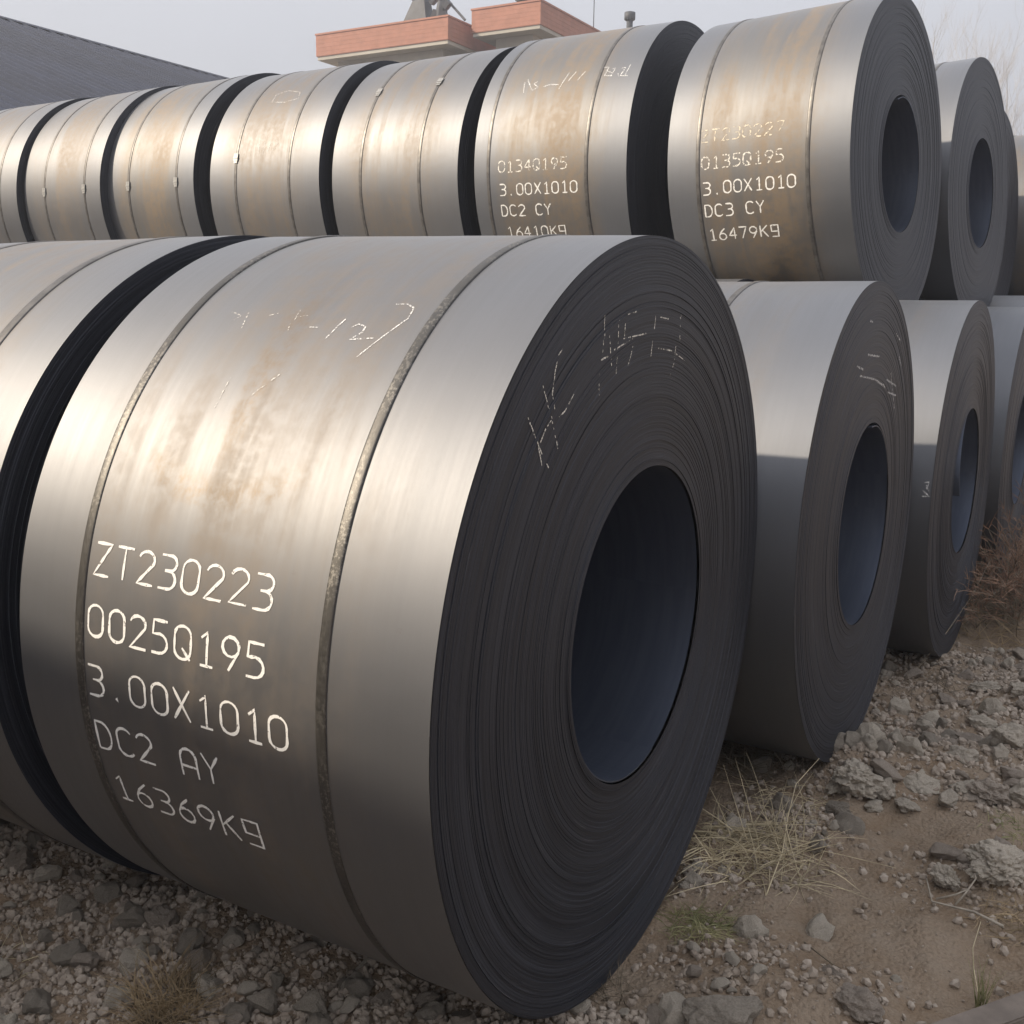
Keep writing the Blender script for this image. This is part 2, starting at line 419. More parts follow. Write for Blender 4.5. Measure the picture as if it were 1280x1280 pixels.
def face_mesh(name, r, R, rings, seg, seed, amp, tele, lip=0.0, flip=False, xoff=0.0):
    """end of the coil: every group of wraps is its own ring, standing a little in or out"""
    rg = np.random.default_rng(seed)
    edges = np.linspace(r, R, rings + 1)
    off = rg.normal(0, amp, rings) + tele * np.cumsum(rg.normal(0, 1, rings)) / math.sqrt(rings)
    big = rg.random(rings) < 0.05
    off[big] += rg.choice([-1, 1], big.sum()) * amp * 2.6
    off -= off.mean()
    u = (np.arange(rings) + .5) / rings
    off += lip * np.exp(-(u / 0.05) ** 2)
    off -= off[-1]
    off = np.minimum(off, 0.02)
    ph = rg.random(rings) * TWO; am = rg.random(rings) * amp * 0.7
    th = np.linspace(0, TWO, seg, endpoint=False)
    rows = []
    for k in range(rings):
        x = off[k] + am[k] * np.cos(th + ph[k]) if k < rings - 1 else off[k] + 0 * th
        for rr in (edges[k] + 0.0002, edges[k + 1] - 0.0002):
            rows.append(np.stack([x, rr * np.cos(th), rr * np.sin(th)], 1))
    n = len(rows); v = np.concatenate(rows)
    i = np.arange(n * seg).reshape(n, seg); j = np.roll(i, -1, 1)
    f = np.stack([i[:-1], i[1:], j[1:], j[:-1]], -1).reshape(-1, 4)
    if flip:
        v[:, 0] *= -1
    else:
        f = f[:, ::-1]
    f = f[:, ::-1]
    v[:, 0] += xoff
    return mesh_np(name, v, f, False)

def strap_mesh(name, R, xc, wd, seg=192, t=0.0028):
    th = np.linspace(0, TWO, seg, endpoint=False)
    prof = [(-wd / 2, -0.001), (-wd / 2, t * 0.7), (-wd / 2 + 0.003, t), (wd / 2 - 0.003, t), (wd / 2, t * 0.7), (wd / 2, -0.001)]
    rows = []
    for dx, dr in prof:
        wob = 0.0025 * np.sin(th * 1.0 + xc * 9) + 0.001 * np.sin(th * 3 + xc)
        rows.append(np.stack([xc + dx + wob, (R + dr) * np.cos(th), (R + dr) * np.sin(th)], 1))
    n = len(prof); v = np.concatenate(rows)
    i = np.arange(n * seg).reshape(n, seg); j = np.roll(i, -1, 1)
    f = np.stack([i[:-1], j[:-1], j[1:], i[1:]], -1).reshape(-1, 4)
    return mesh_np(name, v, f, True)

COILS = {}
_cache = {}
def coil(key, xf, y, z, R, yaw, label, group=None, tilt=0.0, r=0.378, W=1.01, detail=1, mat='steel', straps=(-0.235, -0.845),
         cat='steel coil', face='face_far', sw=0.022, clips=(), spin=0.0):
    """xf, y, z: centre of the right-hand end (z above the front coil's axis)"""
    n = Vector((1, yaw, tilt)).normalized()
    rot = Matrix((n, Vector((0, 0, 1)).cross(n).normalized(), n.cross(Vector((0, 0, 1)).cross(n).normalized()))).transposed()
    c = Vector((xf, y, z + G))
    mid = c - n * (W / 2)
    root = empty('steel_coil', mid + rot @ Vector((0, 0, -R)), rot.to_euler())
    tag(root, label, cat, group)
    L = (W / 2, 0, R)                       # parts keep the right-hand end at local x = 0, axis at the origin
    seg, rings, nxs, wav = {3: (320, 150, 40, 0.0012), 2: (224, 90, 30, 0.0014), 1: (160, 60, 12, 0.0018), 0: (64, 8, 2, 0.0)}[detail]
    ck = (detail, R, W, r) if detail == 0 else key
    if ck not in _cache:
        sdv = sum(ord(ch) * (i + 3) for i, ch in enumerate(str(key)))
        _cache[ck] = (tube_mesh('outer_wrap', R, -W + 0.001, -0.001, seg, nxs, wav, sdv * 0.37),
                      tube_mesh('bore', r, -W + 0.002, -0.002, max(48, seg // 2), 4, 0.0, 0.0, True),
                      face_mesh('end_face', r, R - 0.0005, rings, seg, sdv, 0.0005, 0.0014, 0.004),
                      face_mesh('end_face', r, R - 0.0005, max(8, rings // 3), seg, sdv + 1, 0.0016, 0.006, 0.008, True, -W))
    a, bo, f1, f2 = _cache[ck]
    obj('outer_wrap', a, MAT[mat], root, L)
    obj('bore', bo, MAT['bore'], root, L)
    obj('end_face', f1, MAT[face], root, L)
    obj('end_face', f2, MAT[face], root, L)
    if detail > 0:                           # loose inner end of the strip inside the bore
        a0, span, lift_ = {'C': (1.75, 1.5, 0.055), 'A': (3.7, 1.3, 0.010), 'B': (0.4, 1.2, 0.012)}.get(key, (len(key) * 1.3 + y, 1.2, 0.014))
        tv = []; tf = []; nn_ = 22; x_out = 0.006 if key != 'C' else 0.03
        for i in range(nn_ + 1):
            u_ = i / nn_; an = a0 + span * u_; r1 = r - 0.0015 - lift_ * u_ ** 2.2; x1 = x_out * u_
            for rr_, xx_ in ((r1, x1), (r1 - 0.003, x1), (r1 - 0.003, -W * 0.98), (r1, -W * 0.98)): tv.append((xx_, rr_ * math.cos(an), rr_ * math.sin(an)))
            if i:
                p_ = 4 * (i - 1)
                for e_ in range(4): tf.append((p_ + e_, p_ + (e_ + 1) % 4, p_ + 4 + (e_ + 1) % 4, p_ + 4 + e_))
        tf += [(0, 3, 2, 1), (4 * nn_, 4 * nn_ + 1, 4 * nn_ + 2, 4 * nn_ + 3)]
        obj('inner_strip_end', mesh('inner_strip_end', tv, tf), MAT['bore'], root, L)
        for sx in straps:
            st = obj('strap', strap_mesh('strap', R, sx, sw), MAT['strap' if detail == 3 else 'strap_dark'], root, L)
            for (cx, cth) in clips:
                if abs(cx - sx) < 0.02:
                    cb = MB(); t = math.radians(cth)
                    cb.box(-0.024, 0.024, -0.032, 0.032, 0.0, 0.007); cb.box(-0.019, 0.019, -0.050, -0.030, 0.0, 0.004); cb.box(-0.026, 0.026, -0.012, 0.0, 0.006, 0.010)
                    o = cb.build('strap_clip', MAT['clip'], st)
                    nrm = Vector((0, -math.cos(t), math.sin(t))); tg = Vector((0, -math.sin(t), -math.cos(t)))
                    mm = Matrix((Vector((1, 0, 0)), tg * -1, nrm)).transposed().to_4x4()
                    mm.translation = Vector((sx, 0, 0)) + nrm * (R + 0.003)
                    mm = mm @ Matrix.Scale(0.8, 4)
                    o.matrix_local = mm
    _w = wav; _s = sum(ord(ch) * (i + 3) for i, ch in enumerate(str(key))) * 0.37
    COILS[key] = dict(wav=_w, seed=_s, root=root, c=np.array(c), n=np.array(n), rot=np.array(rot), R=R, L=L, W=W)
    return root

def hit_side(key, px, py):
    """pixel -> (distance along the axis, angle up from the side facing the aisle) on a coil's outer wrap"""
    q = COILS[key]; d = q['rot'].T @ ray(px, py); o = q['rot'].T @ (CAM - q['c'])
    a = d[1] ** 2 + d[2] ** 2; b = 2 * (d[1] * o[1] + d[2] * o[2]); c = o[1] ** 2 + o[2] ** 2 - q['R'] ** 2
    D = b * b - 4 * a * c
    if D < 0: return None
    s = (-b - math.sqrt(D)) / (2 * a); p = o + s * d
    return p[0], math.atan2(p[2], -p[1])

def hit_face(key, px, py):
    q = COILS[key]; d = q['rot'].T @ ray(px, py); o = q['rot'].T @ (CAM - q['c'])
    s = (0.0 - o[0]) / d[0]; p = o + s * d
    return p[1], p[2]

# front row
coil('A', 0.0, 0.0, 0.0, 0.893, 0.0, 'huge front steel coil lettered ZT230223 0025Q195 standing on gravel, bore open to view', tilt=-0.02, W=1.05, detail=3, face='face', mat='steel_front', straps=(-0.233, -0.864), sw=0.023)
coil('A2', -1.150, 0.0, 0.018, 0.902, -0.015, 'unlettered steel coil standing just behind the coil lettered ZT230223, in line with it', detail=2, straps=(-0.235, -0.80), sw=0.03)
coil('A3', -2.33, 0.01, 0.0, 0.89, -0.01, 'steel coil at the far end of the front row on the ground', detail=0)
# rows behind it
coil('B', 0.142, 1.782, -0.03, 0.885, -0.017, 'steel coil directly behind the ZT230223 coil, half shaded, chalk on its face', detail=2, face='face', straps=(-0.43, -0.86), mat='steel_clean')
coil('C', 0.25, 3.72, -0.10, 0.925, -0.029, 'ground level steel coil next to dead brush, with peeled inner wrap in its bore', detail=2, face='face', straps=(-0.42, -0.80), mat='steel_clean')
coil('D', 0.36, 5.60, -0.10, 0.92, -0.03, 'ground level steel coil partly hidden behind the reddish dead brush', detail=1, straps=(-0.3, -0.8), mat='steel_clean')
HG = 'hidden coils of the lower rows'
HL = 'steel coil on the ground carrying the upper row'
for row, yy, RR, x0 in (('B', 1.712, 0.815, -1.05), ('C', 3.52, 0.93, -0.90), ('D', 5.39, 0.93, -0.85), ('E', 7.27, 0.93, 0.30), ('F', 9.15, 0.93, 0.25), ('G', 11.03, 0.93, 0.5)):
    for k in range(7 if row in 'BCD' else 4):
        x = x0 - 1.06 * k
        coil(row + str(k), x, yy + 0.004 * k, RR - 0.93 if row != 'B' else RR - 0.93, RR, 0.0, HL, HG, detail=0, mat='steel_clean')
# upper row along the aisle
coil('U1', -0.322, 4.42, 1.602, 0.91, -0.092, 'upper steel coil lettered 0135Q195 and 16479Kg, its bore facing out', tilt=0.033, detail=2, W=1.03, mat='steel_rusty', straps=(-0.225, -0.848))
coil('U0', -1.62, 4.44, 1.600, 0.91, -0.03, 'upper steel coil lettered 0134Q195 and 16410Kg', detail=2, W=1.03, mat='steel_rusty', straps=(-0.26, -0.93))
coil('U-1', -2.74, 4.44, 1.575, 0.905, -0.045, 'unlettered upper steel coil with strap clips high up beside the 0134Q195 coil', detail=1, W=1.02, straps=(-0.3, -0.78), clips=((-0.3, 42), (-0.78, 40)))
coil('U-2', -3.85, 4.45, 1.590, 0.91, -0.03, 'upper steel coil with a faint chalk oval near its top', detail=1, W=1.02, straps=(-0.27, -0.77), clips=((-0.77, 12),))
coil('U-3', -4.97, 4.46, 1.615, 0.907, -0.08, 'upper steel coil with rust streak and two white strap clips, beside the chalk oval coil', detail=1, W=1.02, mat='steel_rusty', straps=(-0.19, -0.74), clips=((-0.19, 2), (-0.74, 2)))
coil('U-4', -5.965, 4.47, 1.612, 0.906, -0.08, 'upper steel coil with two white strap clips, two along from the chalk oval coil', detail=1, W=1.0, straps=(-0.2, -0.72), clips=((-0.2, 2), (-0.72, 2)), mat='steel')
coil('U-5', -7.02, 4.50, 1.612, 0.906, -0.05, 'upper steel coil at the shed end of the top row', detail=1, W=1.0)
# upper rows further back
coil('V1', -0.118, 6.33, 1.625, 0.914, -0.099, 'upper steel coil in the second stacked row behind the 0135Q195 coil', tilt=0.038, detail=1, mat='steel_clean')
coil('W1', -0.21, 8.21, 1.600, 0.92, -0.10, 'upper steel coil showing only its rim behind another upper coil', tilt=0.03, detail=1, mat='steel_clean')
coil('X1', 0.55, 10.09, 1.640, 0.93, -0.06, 'far upper steel coil against the bare trees', detail=1, mat='steel')
# stack across the aisle, out of view: its shade lies on the near ground and the foot of the front coil
SG = 'coils stacked across the aisle'
for (oy, zz, k0, k1) in ((0.90, 0.0, -1, 5), (-0.92, 0.0, -1, 5), (0.0, 1.575, -1, 5)):
    for k in range(k0, k1):
        x = -2.35 - 1.08 * k; yl = -3.80 + 0.155 * (-3.0 - x) + oy
        coil('S%s%d' % (oy, k), x, yl, zz + 0.0, 0.90 if zz == 0 else 0.905, -0.155, 'steel coil stacked on the far side of the aisle', SG, detail=0)

# ------------------------------------------------------------------ lettering and chalk on the coils
def arc(cx, cy, rx, ry, a0, a1, n=8):
    return [(cx + rx * math.cos(math.radians(a0 + (a1 - a0) * i / n)), cy + ry * math.sin(math.radians(a0 + (a1 - a0) * i / n))) for i in range(n + 1)]
W_ = 0.60
FONT = {
 '0': [arc(.3, .72, .28, .28, 180, 0) + arc(.3, .28, .28, .28, 0, -180) + [(.02, .72)]],
 'Q': [arc(.3, .72, .28, .28, 180, 0) + arc(.3, .28, .28, .28, 0, -180) + [(.02, .72)], [(.28, .34), (.56, .0)]],
 '1': [[(.14, .82), (.34, 1.0), (.34, .0)], [(.12, .0), (.54, .0)]],
 '2': [arc(.3, .74, .28, .26, 165, -20) + [(.03, .0), (.60, .0)]],
 '3': [[(.04, 1.0), (.40, 1.0)] + arc(.36, .77, .22, .23, 80, -80) + [(.20, .54)], [(.34, .54)] + arc(.34, .27, .25, .27, 85, -90) + [(.02, .0)]],
 '4': [[(.44, .0), (.44, 1.0), (.02, .32), (.60, .32)]],
 '5': [[(.56, 1.0), (.08, 1.0), (.06, .58)] + arc(.28, .30, .29, .30, 110, -90) + [(.02, .0)]],
 '6': [[(.50, 1.0), (.20, .70)] + arc(.30, .29, .27, .29, 160, -200, 12)],
 '7': [[(.02, 1.0), (.58, 1.0), (.22, .0)]],
 '9': [arc(.30, .71, .27, .29, -20, 340, 12) + [(.56, .60), (.24, .0)]],
 'Z': [[(.02, 1.0), (.58, 1.0), (.02, .0), (.58, .0)]],
 'T': [[(.0, 1.0), (.60, 1.0)], [(.30, 1.0), (.30, .0)]],
 'X': [[(.02, 1.0), (.58, .0)], [(.58, 1.0), (.02, .0)]],
 'D': [[(.04, .0), (.04, 1.0), (.28, 1.0)] + arc(.26, .5, .32, .5, 80, -80) + [(.04, .0)]],
 'C': [arc(.33, .72, .29, .28, 30, 180) + arc(.33, .28, .29, .28, 180, 330)],
 'A': [[(.02, .0), (.02, .62)] + arc(.3, .68, .28, .32, 170, 10) + [(.58, .0)], [(.02, .38), (.58, .38)]],
 'Y': [[(.02, 1.0), (.30, .52), (.58, 1.0)], [(.30, .52), (.30, .0)]],
 'K': [[(.04, 1.0), (.04, .0)], [(.56, 1.0), (.06, .46)], [(.20, .58), (.58, .0)]],
 'g': [[(.56, .46), (.06, .46), (.04, .98), (.56, 1.0), (.56, .46), (.54, .0), (.06, .0)]],
 '.': [[(.24, .06), (.32, .0), (.30, .08), (.24, .02)]],
}
def ribbon(pts, wd, jit=0.0):
    """flat stroke through 2-D points -> (verts2d, quads) with rounded-ish ends"""
    P = [np.array(p, float) for p in pts]
    Q = [P[0]]
    for a, b in zip(P[:-1], P[1:]):
        n = max(1, int(np.linalg.norm(b - a) / 0.012))
        for i in range(1, n + 1): Q.append(a + (b - a) * i / n)
    v = []; f = []
    for i, p in enumerate(Q):
        t = (Q[min(i + 1, len(Q) - 1)] - Q[max(i - 1, 0)]); L = np.linalg.norm(t); t = t / L if L > 1e-9 else np.array([1.0, 0])
        nn = np.array([-t[1], t[0]]); ww = wd * 0.5 * (1 + jit * (random.random() - 0.5))
        if i in (0, len(Q) - 1): ww *= 0.75
        v += [p + nn * ww, p - nn * ww]
        if i: f.append((2 * i - 2, 2 * i - 1, 2 * i + 1, 2 * i))
    return v, f

def side_strokes(key, strokes, name, mat, wd, lift=0.0008, jit=0.6):
    """strokes in (axis distance, arc length up from the aisle-facing line)"""
    q = COILS[key]; R = q['R'] + lift; vv = []; ff = []
    for s in strokes:
        v, f = ribbon(s, wd, jit); b = len(vv)
        for x, a in v:
            t = a / q['R']; c, s_ = -math.cos(t), math.sin(t)
            rr = R + q['wav'] * mnoise.noise(Vector((x * 2.5 + q['seed'], c * 1.6, s_ * 1.6))) + q['wav'] * 0.35 * mnoise.noise(Vector((x * 9 + q['seed'], c * 5, s_ * 5)))
            vv.append((x, rr * c, rr * s_))
        ff += [tuple(i + b for i in k) for k in f]
    o = obj(name, mesh(name, vv, ff), MAT[mat], q['root'], q['L'])
    return o

def text_line(key, s, x0, th_top, mat, h=0.0645, pitch=0.0608, wd=0.0062, slant=0.0):
    R = COILS[key]['R']; st = []; top = th_top * R
    cw = 0.046 / 0.6
    for i, ch in enumerate(s):
        if ch == ' ': continue
        jx, jy = random.uniform(-.0015, .0015), random.uniform(-.0015, .0015)
        for pl in FONT[ch]:
            st.append([(x0 + i * pitch + px * cw + jx + (py - 0.5) * slant, top - h + py * h + jy) for px, py in pl])
    o = side_strokes(key, st, 'marking', mat, wd)
    o['label'] = 'white stencilled marking reading ' + s
    return o

def block(key, linesd, anchors, mats, wd):
    for s, a, mt in zip(linesd, anchors, mats):
        h = hit_side(key, *a); i = 0
        for word in s.split(' '):
            text_line(key, word, h[0] + i * 0.0608, h[1], mt, wd=wd); i += len(word) + 1
block('A', ['ZT230223', '0025Q195', '3.00X1010', 'DC2 AY', '16369Kg'], [(123, 677), (111, 755), (109, 829), (117, 899), (139, 967)], ['paint'] * 5, 0.0060)
block('U1', ['ZT230227', '0135Q195', '3.00X1010', 'DC3 CY', '16479Kg'], [(877, 164), (877, 197), (878, 229), (880, 257), (885, 287)],
      ['paint_faded', 'paint_worn', 'paint', 'paint', 'paint'], 0.0075)
block('U0', ['0134Q195', '3.00X1010', 'DC2 CY', '16410Kg'], [(623, 202), (624, 231), (626, 257), (633, 284)], ['paint_worn', 'paint', 'paint', 'paint'], 0.0075)

def chalk_side(key, strokes, scale, ox, oy, mat, wd, name='chalk_scrawl'):
    st = []
    for s in strokes:
        pl = [hit_side(key, ox + a / scale, oy + b / scale) for a, b in s]
        if any(p is None for p in pl): continue
        st.append([(p[0], p[1] * COILS[key]['R']) for p in pl])
    return side_strokes(key, st, name, mat, wd)
chalk_side('A', [[(1130, 229), (1165, 228), (1183, 240), (1165, 270), (1110, 310), (1020, 380)], [(988, 272), (930, 328)], [(1005, 295), (1025, 286), (1045, 293), (1035, 310), (1000, 330), (1068, 326)], [(885, 295), (910, 296)]],
           1280 / 560, 0, 280, 'chalk', 0.0035)
chalk_side('A', [[(862, 242), (842, 275)], [(880, 262), (850, 266)], [(830, 285), (822, 306)], [(715, 245), (690, 300)], [(660, 250), (690, 262), (668, 275)], [(800, 255), (770, 262)], [(660, 440), (615, 525)], [(800, 430), (720, 490)]], 1280 / 560, 0, 280, 'chalk_faint', 0.003)
s5 = 1280 / 240
chalk_side('U0', [[(300, 230), (290, 300)], [(320, 210), (345, 280)], [(385, 225), (360, 240), (388, 262), (345, 285)], [(425, 258), (470, 244), (525, 245)], [(600, 160), (525, 275)], [(645, 155), (590, 220)], [(705, 155), (650, 215)]],
           s5, 600, 60, 'chalk', 0.006)
chalk_side('U0', [[(820, 130), (860, 128), (830, 185), (880, 185)], [(880, 140), (905, 133), (870, 190)], [(920, 170), (925, 190)], [(945, 135), (972, 130), (935, 185), (985, 185)], [(1005, 110), (965, 185)], [(840, 150), (880, 165)]],
           s5, 600, 60, 'chalk', 0.006)
chalk_side('U-2', [[(990, 370), (1005, 345), (1050, 330), (1092, 335), (1085, 358), (1035, 372), (985, 372)], [(945, 520), (940, 560)], [(965, 515), (955, 560)], [(985, 520), (972, 555)], [(1000, 505), (1012, 515), (1000, 540), (990, 545)]], 1280 / 440, 0, 0, 'chalk_faint', 0.008)
chalk_side('C', [[(728, 648), (742, 646), (733, 668)], [(722, 672), (742, 690), (720, 690)], [(733, 655), (744, 680)]], 1034 / 420, 860, 340, 'chalk', 0.006)['kind'] = 'stuff'

def face_marks(key, strokes, scale, ox, oy, wd, mat):
    """chalk only catches on the edges that stand proud: each stroke is broken into short dabs laid on the rings"""
    q = COILS[key]; fo = [c for c in q['root'].children if c.name.startswith('end_face')][0].data
    co = np.zeros(len(fo.vertices) * 3, np.float32); fo.vertices.foreach_get('co', co); co = co.reshape(-1, 3)
    seg = {'A': 320}.get(key, 224)
    rr = np.hypot(co[::seg, 1], co[::seg, 2]); xx = co.reshape(-1, seg, 3)[:, :, 0].max(1)
    vv = []; ff = []
    for s in strokes:
        dens = 1.0
        pl = [np.array(hit_face(key, ox + a / scale, oy + b / scale)) for a, b in s]
        for p0, p1 in zip(pl[:-1], pl[1:]):
            L = np.linalg.norm(p1 - p0); n = max(1, int(L / 0.006)); d = (p1 - p0) / L
            tang = abs(np.dot(d, np.array([-p0[1], p0[0]]) / np.linalg.norm(p0)))
            for i in range(n):
                if random.random() > 0.55 + 0.4 * tang: continue
                a = p0 + d * (i * L / n); b = p0 + d * ((i + 0.85) * L / n)
                nn = np.array([-d[1], d[0]]) * wd * 0.5 * random.uniform(0.5, 1.1)
                k = np.argmin(abs(rr - np.linalg.norm((a + b) / 2))); x = xx[max(0, k - 4):k + 5].max() + 0.0006
                bb = len(vv)
                for p in (a + nn, a - nn, b - nn, b + nn): vv.append((x, p[0], p[1]))
                ff.append((bb, bb + 1, bb + 2, bb + 3))
    return obj('chalk_scrawl', mesh('chalk_scrawl', vv, ff), MAT[mat], q['root'], q['L'])
sF = 1280 / 300
face_marks('A', [[(265, 325), (240, 362)], [(240, 370), (225, 450), (210, 560), (220, 670), (235, 700)], [(325, 565), (300, 612), (278, 655), (235, 697)], [(205, 705), (175, 750), (140, 840)],
                 [(160, 520), (190, 640), (215, 740), (240, 860)], [(80, 690), (110, 770), (135, 850), (155, 950)], [(140, 850), (160, 900), (190, 960)]], sF, 640, 360, 0.0032, 'paint_worn')
face_marks('A', [[(610, 140), (655, 125)], [(490, 145), (485, 260), (475, 380)], [(515, 250), (525, 400), (535, 480)], [(565, 160), (560, 300), (550, 460)], [(600, 170), (595, 260)], [(640, 310), (625, 380), (610, 420)],
                 [(590, 270), (690, 247), (712, 242)], [(670, 252), (708, 244)], [(470, 385), (510, 365)], [(475, 380), (508, 362)], [(460, 440), (460, 580)], [(765, 110), (755, 220), (735, 370)], [(785, 155), (830, 165)],
                 [(775, 320), (850, 335)], [(870, 310), (860, 400), (835, 480)], [(895, 140), (890, 280)], [(870, 350), (915, 385)], [(540, 330), (640, 270)]], sF, 640, 360, 0.0032, 'paint_worn')
face_marks('B', [[(520, 290), (540, 300)], [(530, 320), (575, 330), (600, 350)], [(625, 310), (635, 420)], [(610, 330), (640, 350)], [(600, 345), (605, 355)], [(560, 150), (570, 155)], [(640, 190), (652, 210)], [(555, 255), (590, 260)], [(650, 260), (655, 290)], [(615, 370), (640, 380)]],
           1034 / 420, 860, 340, 0.008, 'chalk')['kind'] = 'stuff'

# ------------------------------------------------------------------ rubble
def icosa():
    p = (1 + 5 ** .5) / 2
    v = np.array([(-1, p, 0), (1, p, 0), (-1, -p, 0), (1, -p, 0), (0, -1, p), (0, 1, p), (0, -1, -p), (0, 1, -p), (p, 0, -1), (p, 0, 1), (-p, 0, -1), (-p, 0, 1)], float)
    v /= np.linalg.norm(v[0])
    f = np.array([(0, 11, 5), (0, 5, 1), (0, 1, 7), (0, 7, 10), (0, 10, 11), (1, 5, 9), (5, 11, 4), (11, 10, 2), (10, 7, 6), (7, 1, 8), (3, 9, 4), (3, 4, 2), (3, 2, 6), (3, 6, 8), (3, 8, 9), (4, 9, 5), (2, 4, 11), (6, 2, 10), (8, 6, 7), (9, 8, 1)])
    return v, f
def subdiv(v, f):
    v = [tuple(p) for p in v]; cache = {}; nf = []
    def mid(a, b):
        k = (min(a, b), max(a, b))
        if k not in cache:
            m = (np.array(v[a]) + np.array(v[b])) / 2; m /= np.linalg.norm(m); v.append(tuple(m)); cache[k] = len(v) - 1
        return cache[k]
    for a, b, c in f:
        x, y, z = mid(a, b), mid(b, c), mid(c, a); nf += [(a, x, z), (b, y, x), (c, z, y), (x, y, z)]
    return np.array(v), np.array(nf)
ICO0 = icosa(); ICO1 = subdiv(*ICO0); ICO2 = subdiv(*ICO1); ICO3 = subdiv(*ICO2); ICO4 = subdiv(*ICO3)

def rock_mesh(name, base, seed, rough=0.35, facet=5, crumb=0.0):
    """unit rock: a sphere cut by random planes, then roughened"""
    v, f = base; v = v.copy(); rg = np.random.default_rng(seed)
    for _ in range(facet):
        n = rg.normal(size=3); n /= np.linalg.norm(n); d = rg.uniform(0.45, 0.85)
        k = v @ n; over = k > d
        v[over] -= np.outer((k[over] - d) * 0.9, n)
    for i in range(len(v)):
        q = Vector(v[i]) ; o = seed * 3.7
        a = 1 + rough * mnoise.fractal(q * 1.3 + Vector((o, 0, 0)), 1.0, 2.0, 3) * 0.6
        if crumb: a += crumb * mnoise.fractal(q * 5.0 + Vector((0, o, 0)), 0.7, 2.1, 4)
        v[i] *= a
    v *= np.array([1.0, rg.uniform(0.65, 0.95), rg.uniform(0.5, 0.8)])
    return mesh_np(name, v, f, False)

SMALL = [rock_mesh('stone', ICO1, 20 + i, 0.5, 5) for i in range(8)]
MEDIUM = [rock_mesh('stone', ICO2, 60 + i, 0.5, 6, 0.06) for i in range(6)]
for k, me in enumerate(SMALL + MEDIUM): me.materials.append(MAT[('stone', 'stone_pale', 'stone', 'stone_tan', 'stone_pale')[k % 5]])

def blocked(x, y, m=0.0):
    """keeps stones out of the coils' bearing lines"""
    for cy, xr in ((0.0, 0.02), (1.78, 0.16), (3.72, 0.27), (5.6, 0.38)):
        if x < xr and abs(y - cy) < 0.14 + m: return True
    return False

BLOBS = [(0.20, 1.55, .24), (0.50, 1.62, .26), (0.85, 1.85, .32), (0.75, 0.92, .22), (1.0, 0.85, .25), (0.25, 0.02, .22), (0.50, 0.06, .16), (0.04, 0.52, .14), (0.55, 2.1, .4), (0.9, 2.6, .5), (0.12, 0.95, .2), (0.75, 3.3, .5)]
def rubble(x, y):
    if y < -0.16 and x < 0.15: return 1.0
    r = 0.05 if y < 2.2 else 0.35
    for bx, by, br in BLOBS: r = max(r, math.exp(-((x - bx) ** 2 + (y - by) ** 2) / (br * br)))
    if math.hypot(x - 0.50, y - 1.18) < 0.22: r *= 0.08
    return r
def rand_spot(margin=260.0):
    while True:
        if random.random() < 0.45: x, y = random.uniform(-2.5, 0.25), random.uniform(-1.6, -0.14)
        else: x, y = random.uniform(-0.1, 1.7), random.uniform(-0.35, 3.9)
        if blocked(x, y): continue
        q = M @ (np.array([x, y, 0.0]) - CAM)
        if q[2] < 0.3 or not (-margin < 640 + FPX * q[0] / q[2] < 1280 + margin and 640 + FPX * q[1] / q[2] < 1280 + margin): continue
        if random.random() < rubble(x, y): return x, y

for k in range(292):
    x, y = rand_spot(25.0)
    sz = 0.013 + 0.040 * random.random() ** 2.0
    if y > 1.2: sz *= 1.25
    o = obj('stone', (SMALL if sz < 0.03 else MEDIUM)[random.randrange(6)], None, ground)
    o.location = (x, y, ground_z(x, y) + sz * 0.25)
    o.scale = (sz, sz, sz); o.rotation_euler = (random.uniform(-.5, .5), random.uniform(-.5, .5), random.uniform(0, TWO))

# gravel: far too many crumbs to count
v0, f0 = ICO0; GV = []; GF = []; base = 0
N = 24000
for k in range(N):
    x, y = rand_spot()
    sz = 0.0035 + 0.0135 * random.random() ** 2.4
    if y > 1.5: sz *= 1.3
    r3 = rng.normal(size=(3, 3)); q_, _ = np.linalg.qr(r3)
    vv = (v0 * (1 + 0.35 * (rng.random((12, 1)) - 0.5))) * np.array([1, rng.uniform(.6, 1), rng.uniform(.5, .9)])
    GV.append((vv @ q_.T) * sz + np.array([x, y, ground_z(x, y) + sz * 0.3])); GF.append(f0 + base); base += 12
gm, gn, gb = new_mat('gravel_crumbs'); g_ = NG(gn)
cc = g_.noise(g_.coord(), 55.0, 2, 0.5); c2 = g_.noise(g_.coord(), 7.0, 3, 0.5)
gc = g_.mix(g_.ramp(cc, 0.3, 0.7), (0.299, 0.245, 0.197), (0.420, 0.357, 0.294)); gc = g_.mix(g_.ramp(c2, 0.4, 0.7, 0, .5), gc, (0.219, 0.174, 0.129))
gn.links.new(gc, gb.inputs['Base Color']); gb.inputs['Roughness'].default_value = 0.95; gb.inputs['Specular IOR Level'].default_value = 0.2
gr = obj('gravel', mesh_np('gravel', np.concatenate(GV), np.concatenate(GF), False), gm)
tag(gr, 'loose grey brown gravel scattered over the yard soil', 'gravel', kind='stuff')

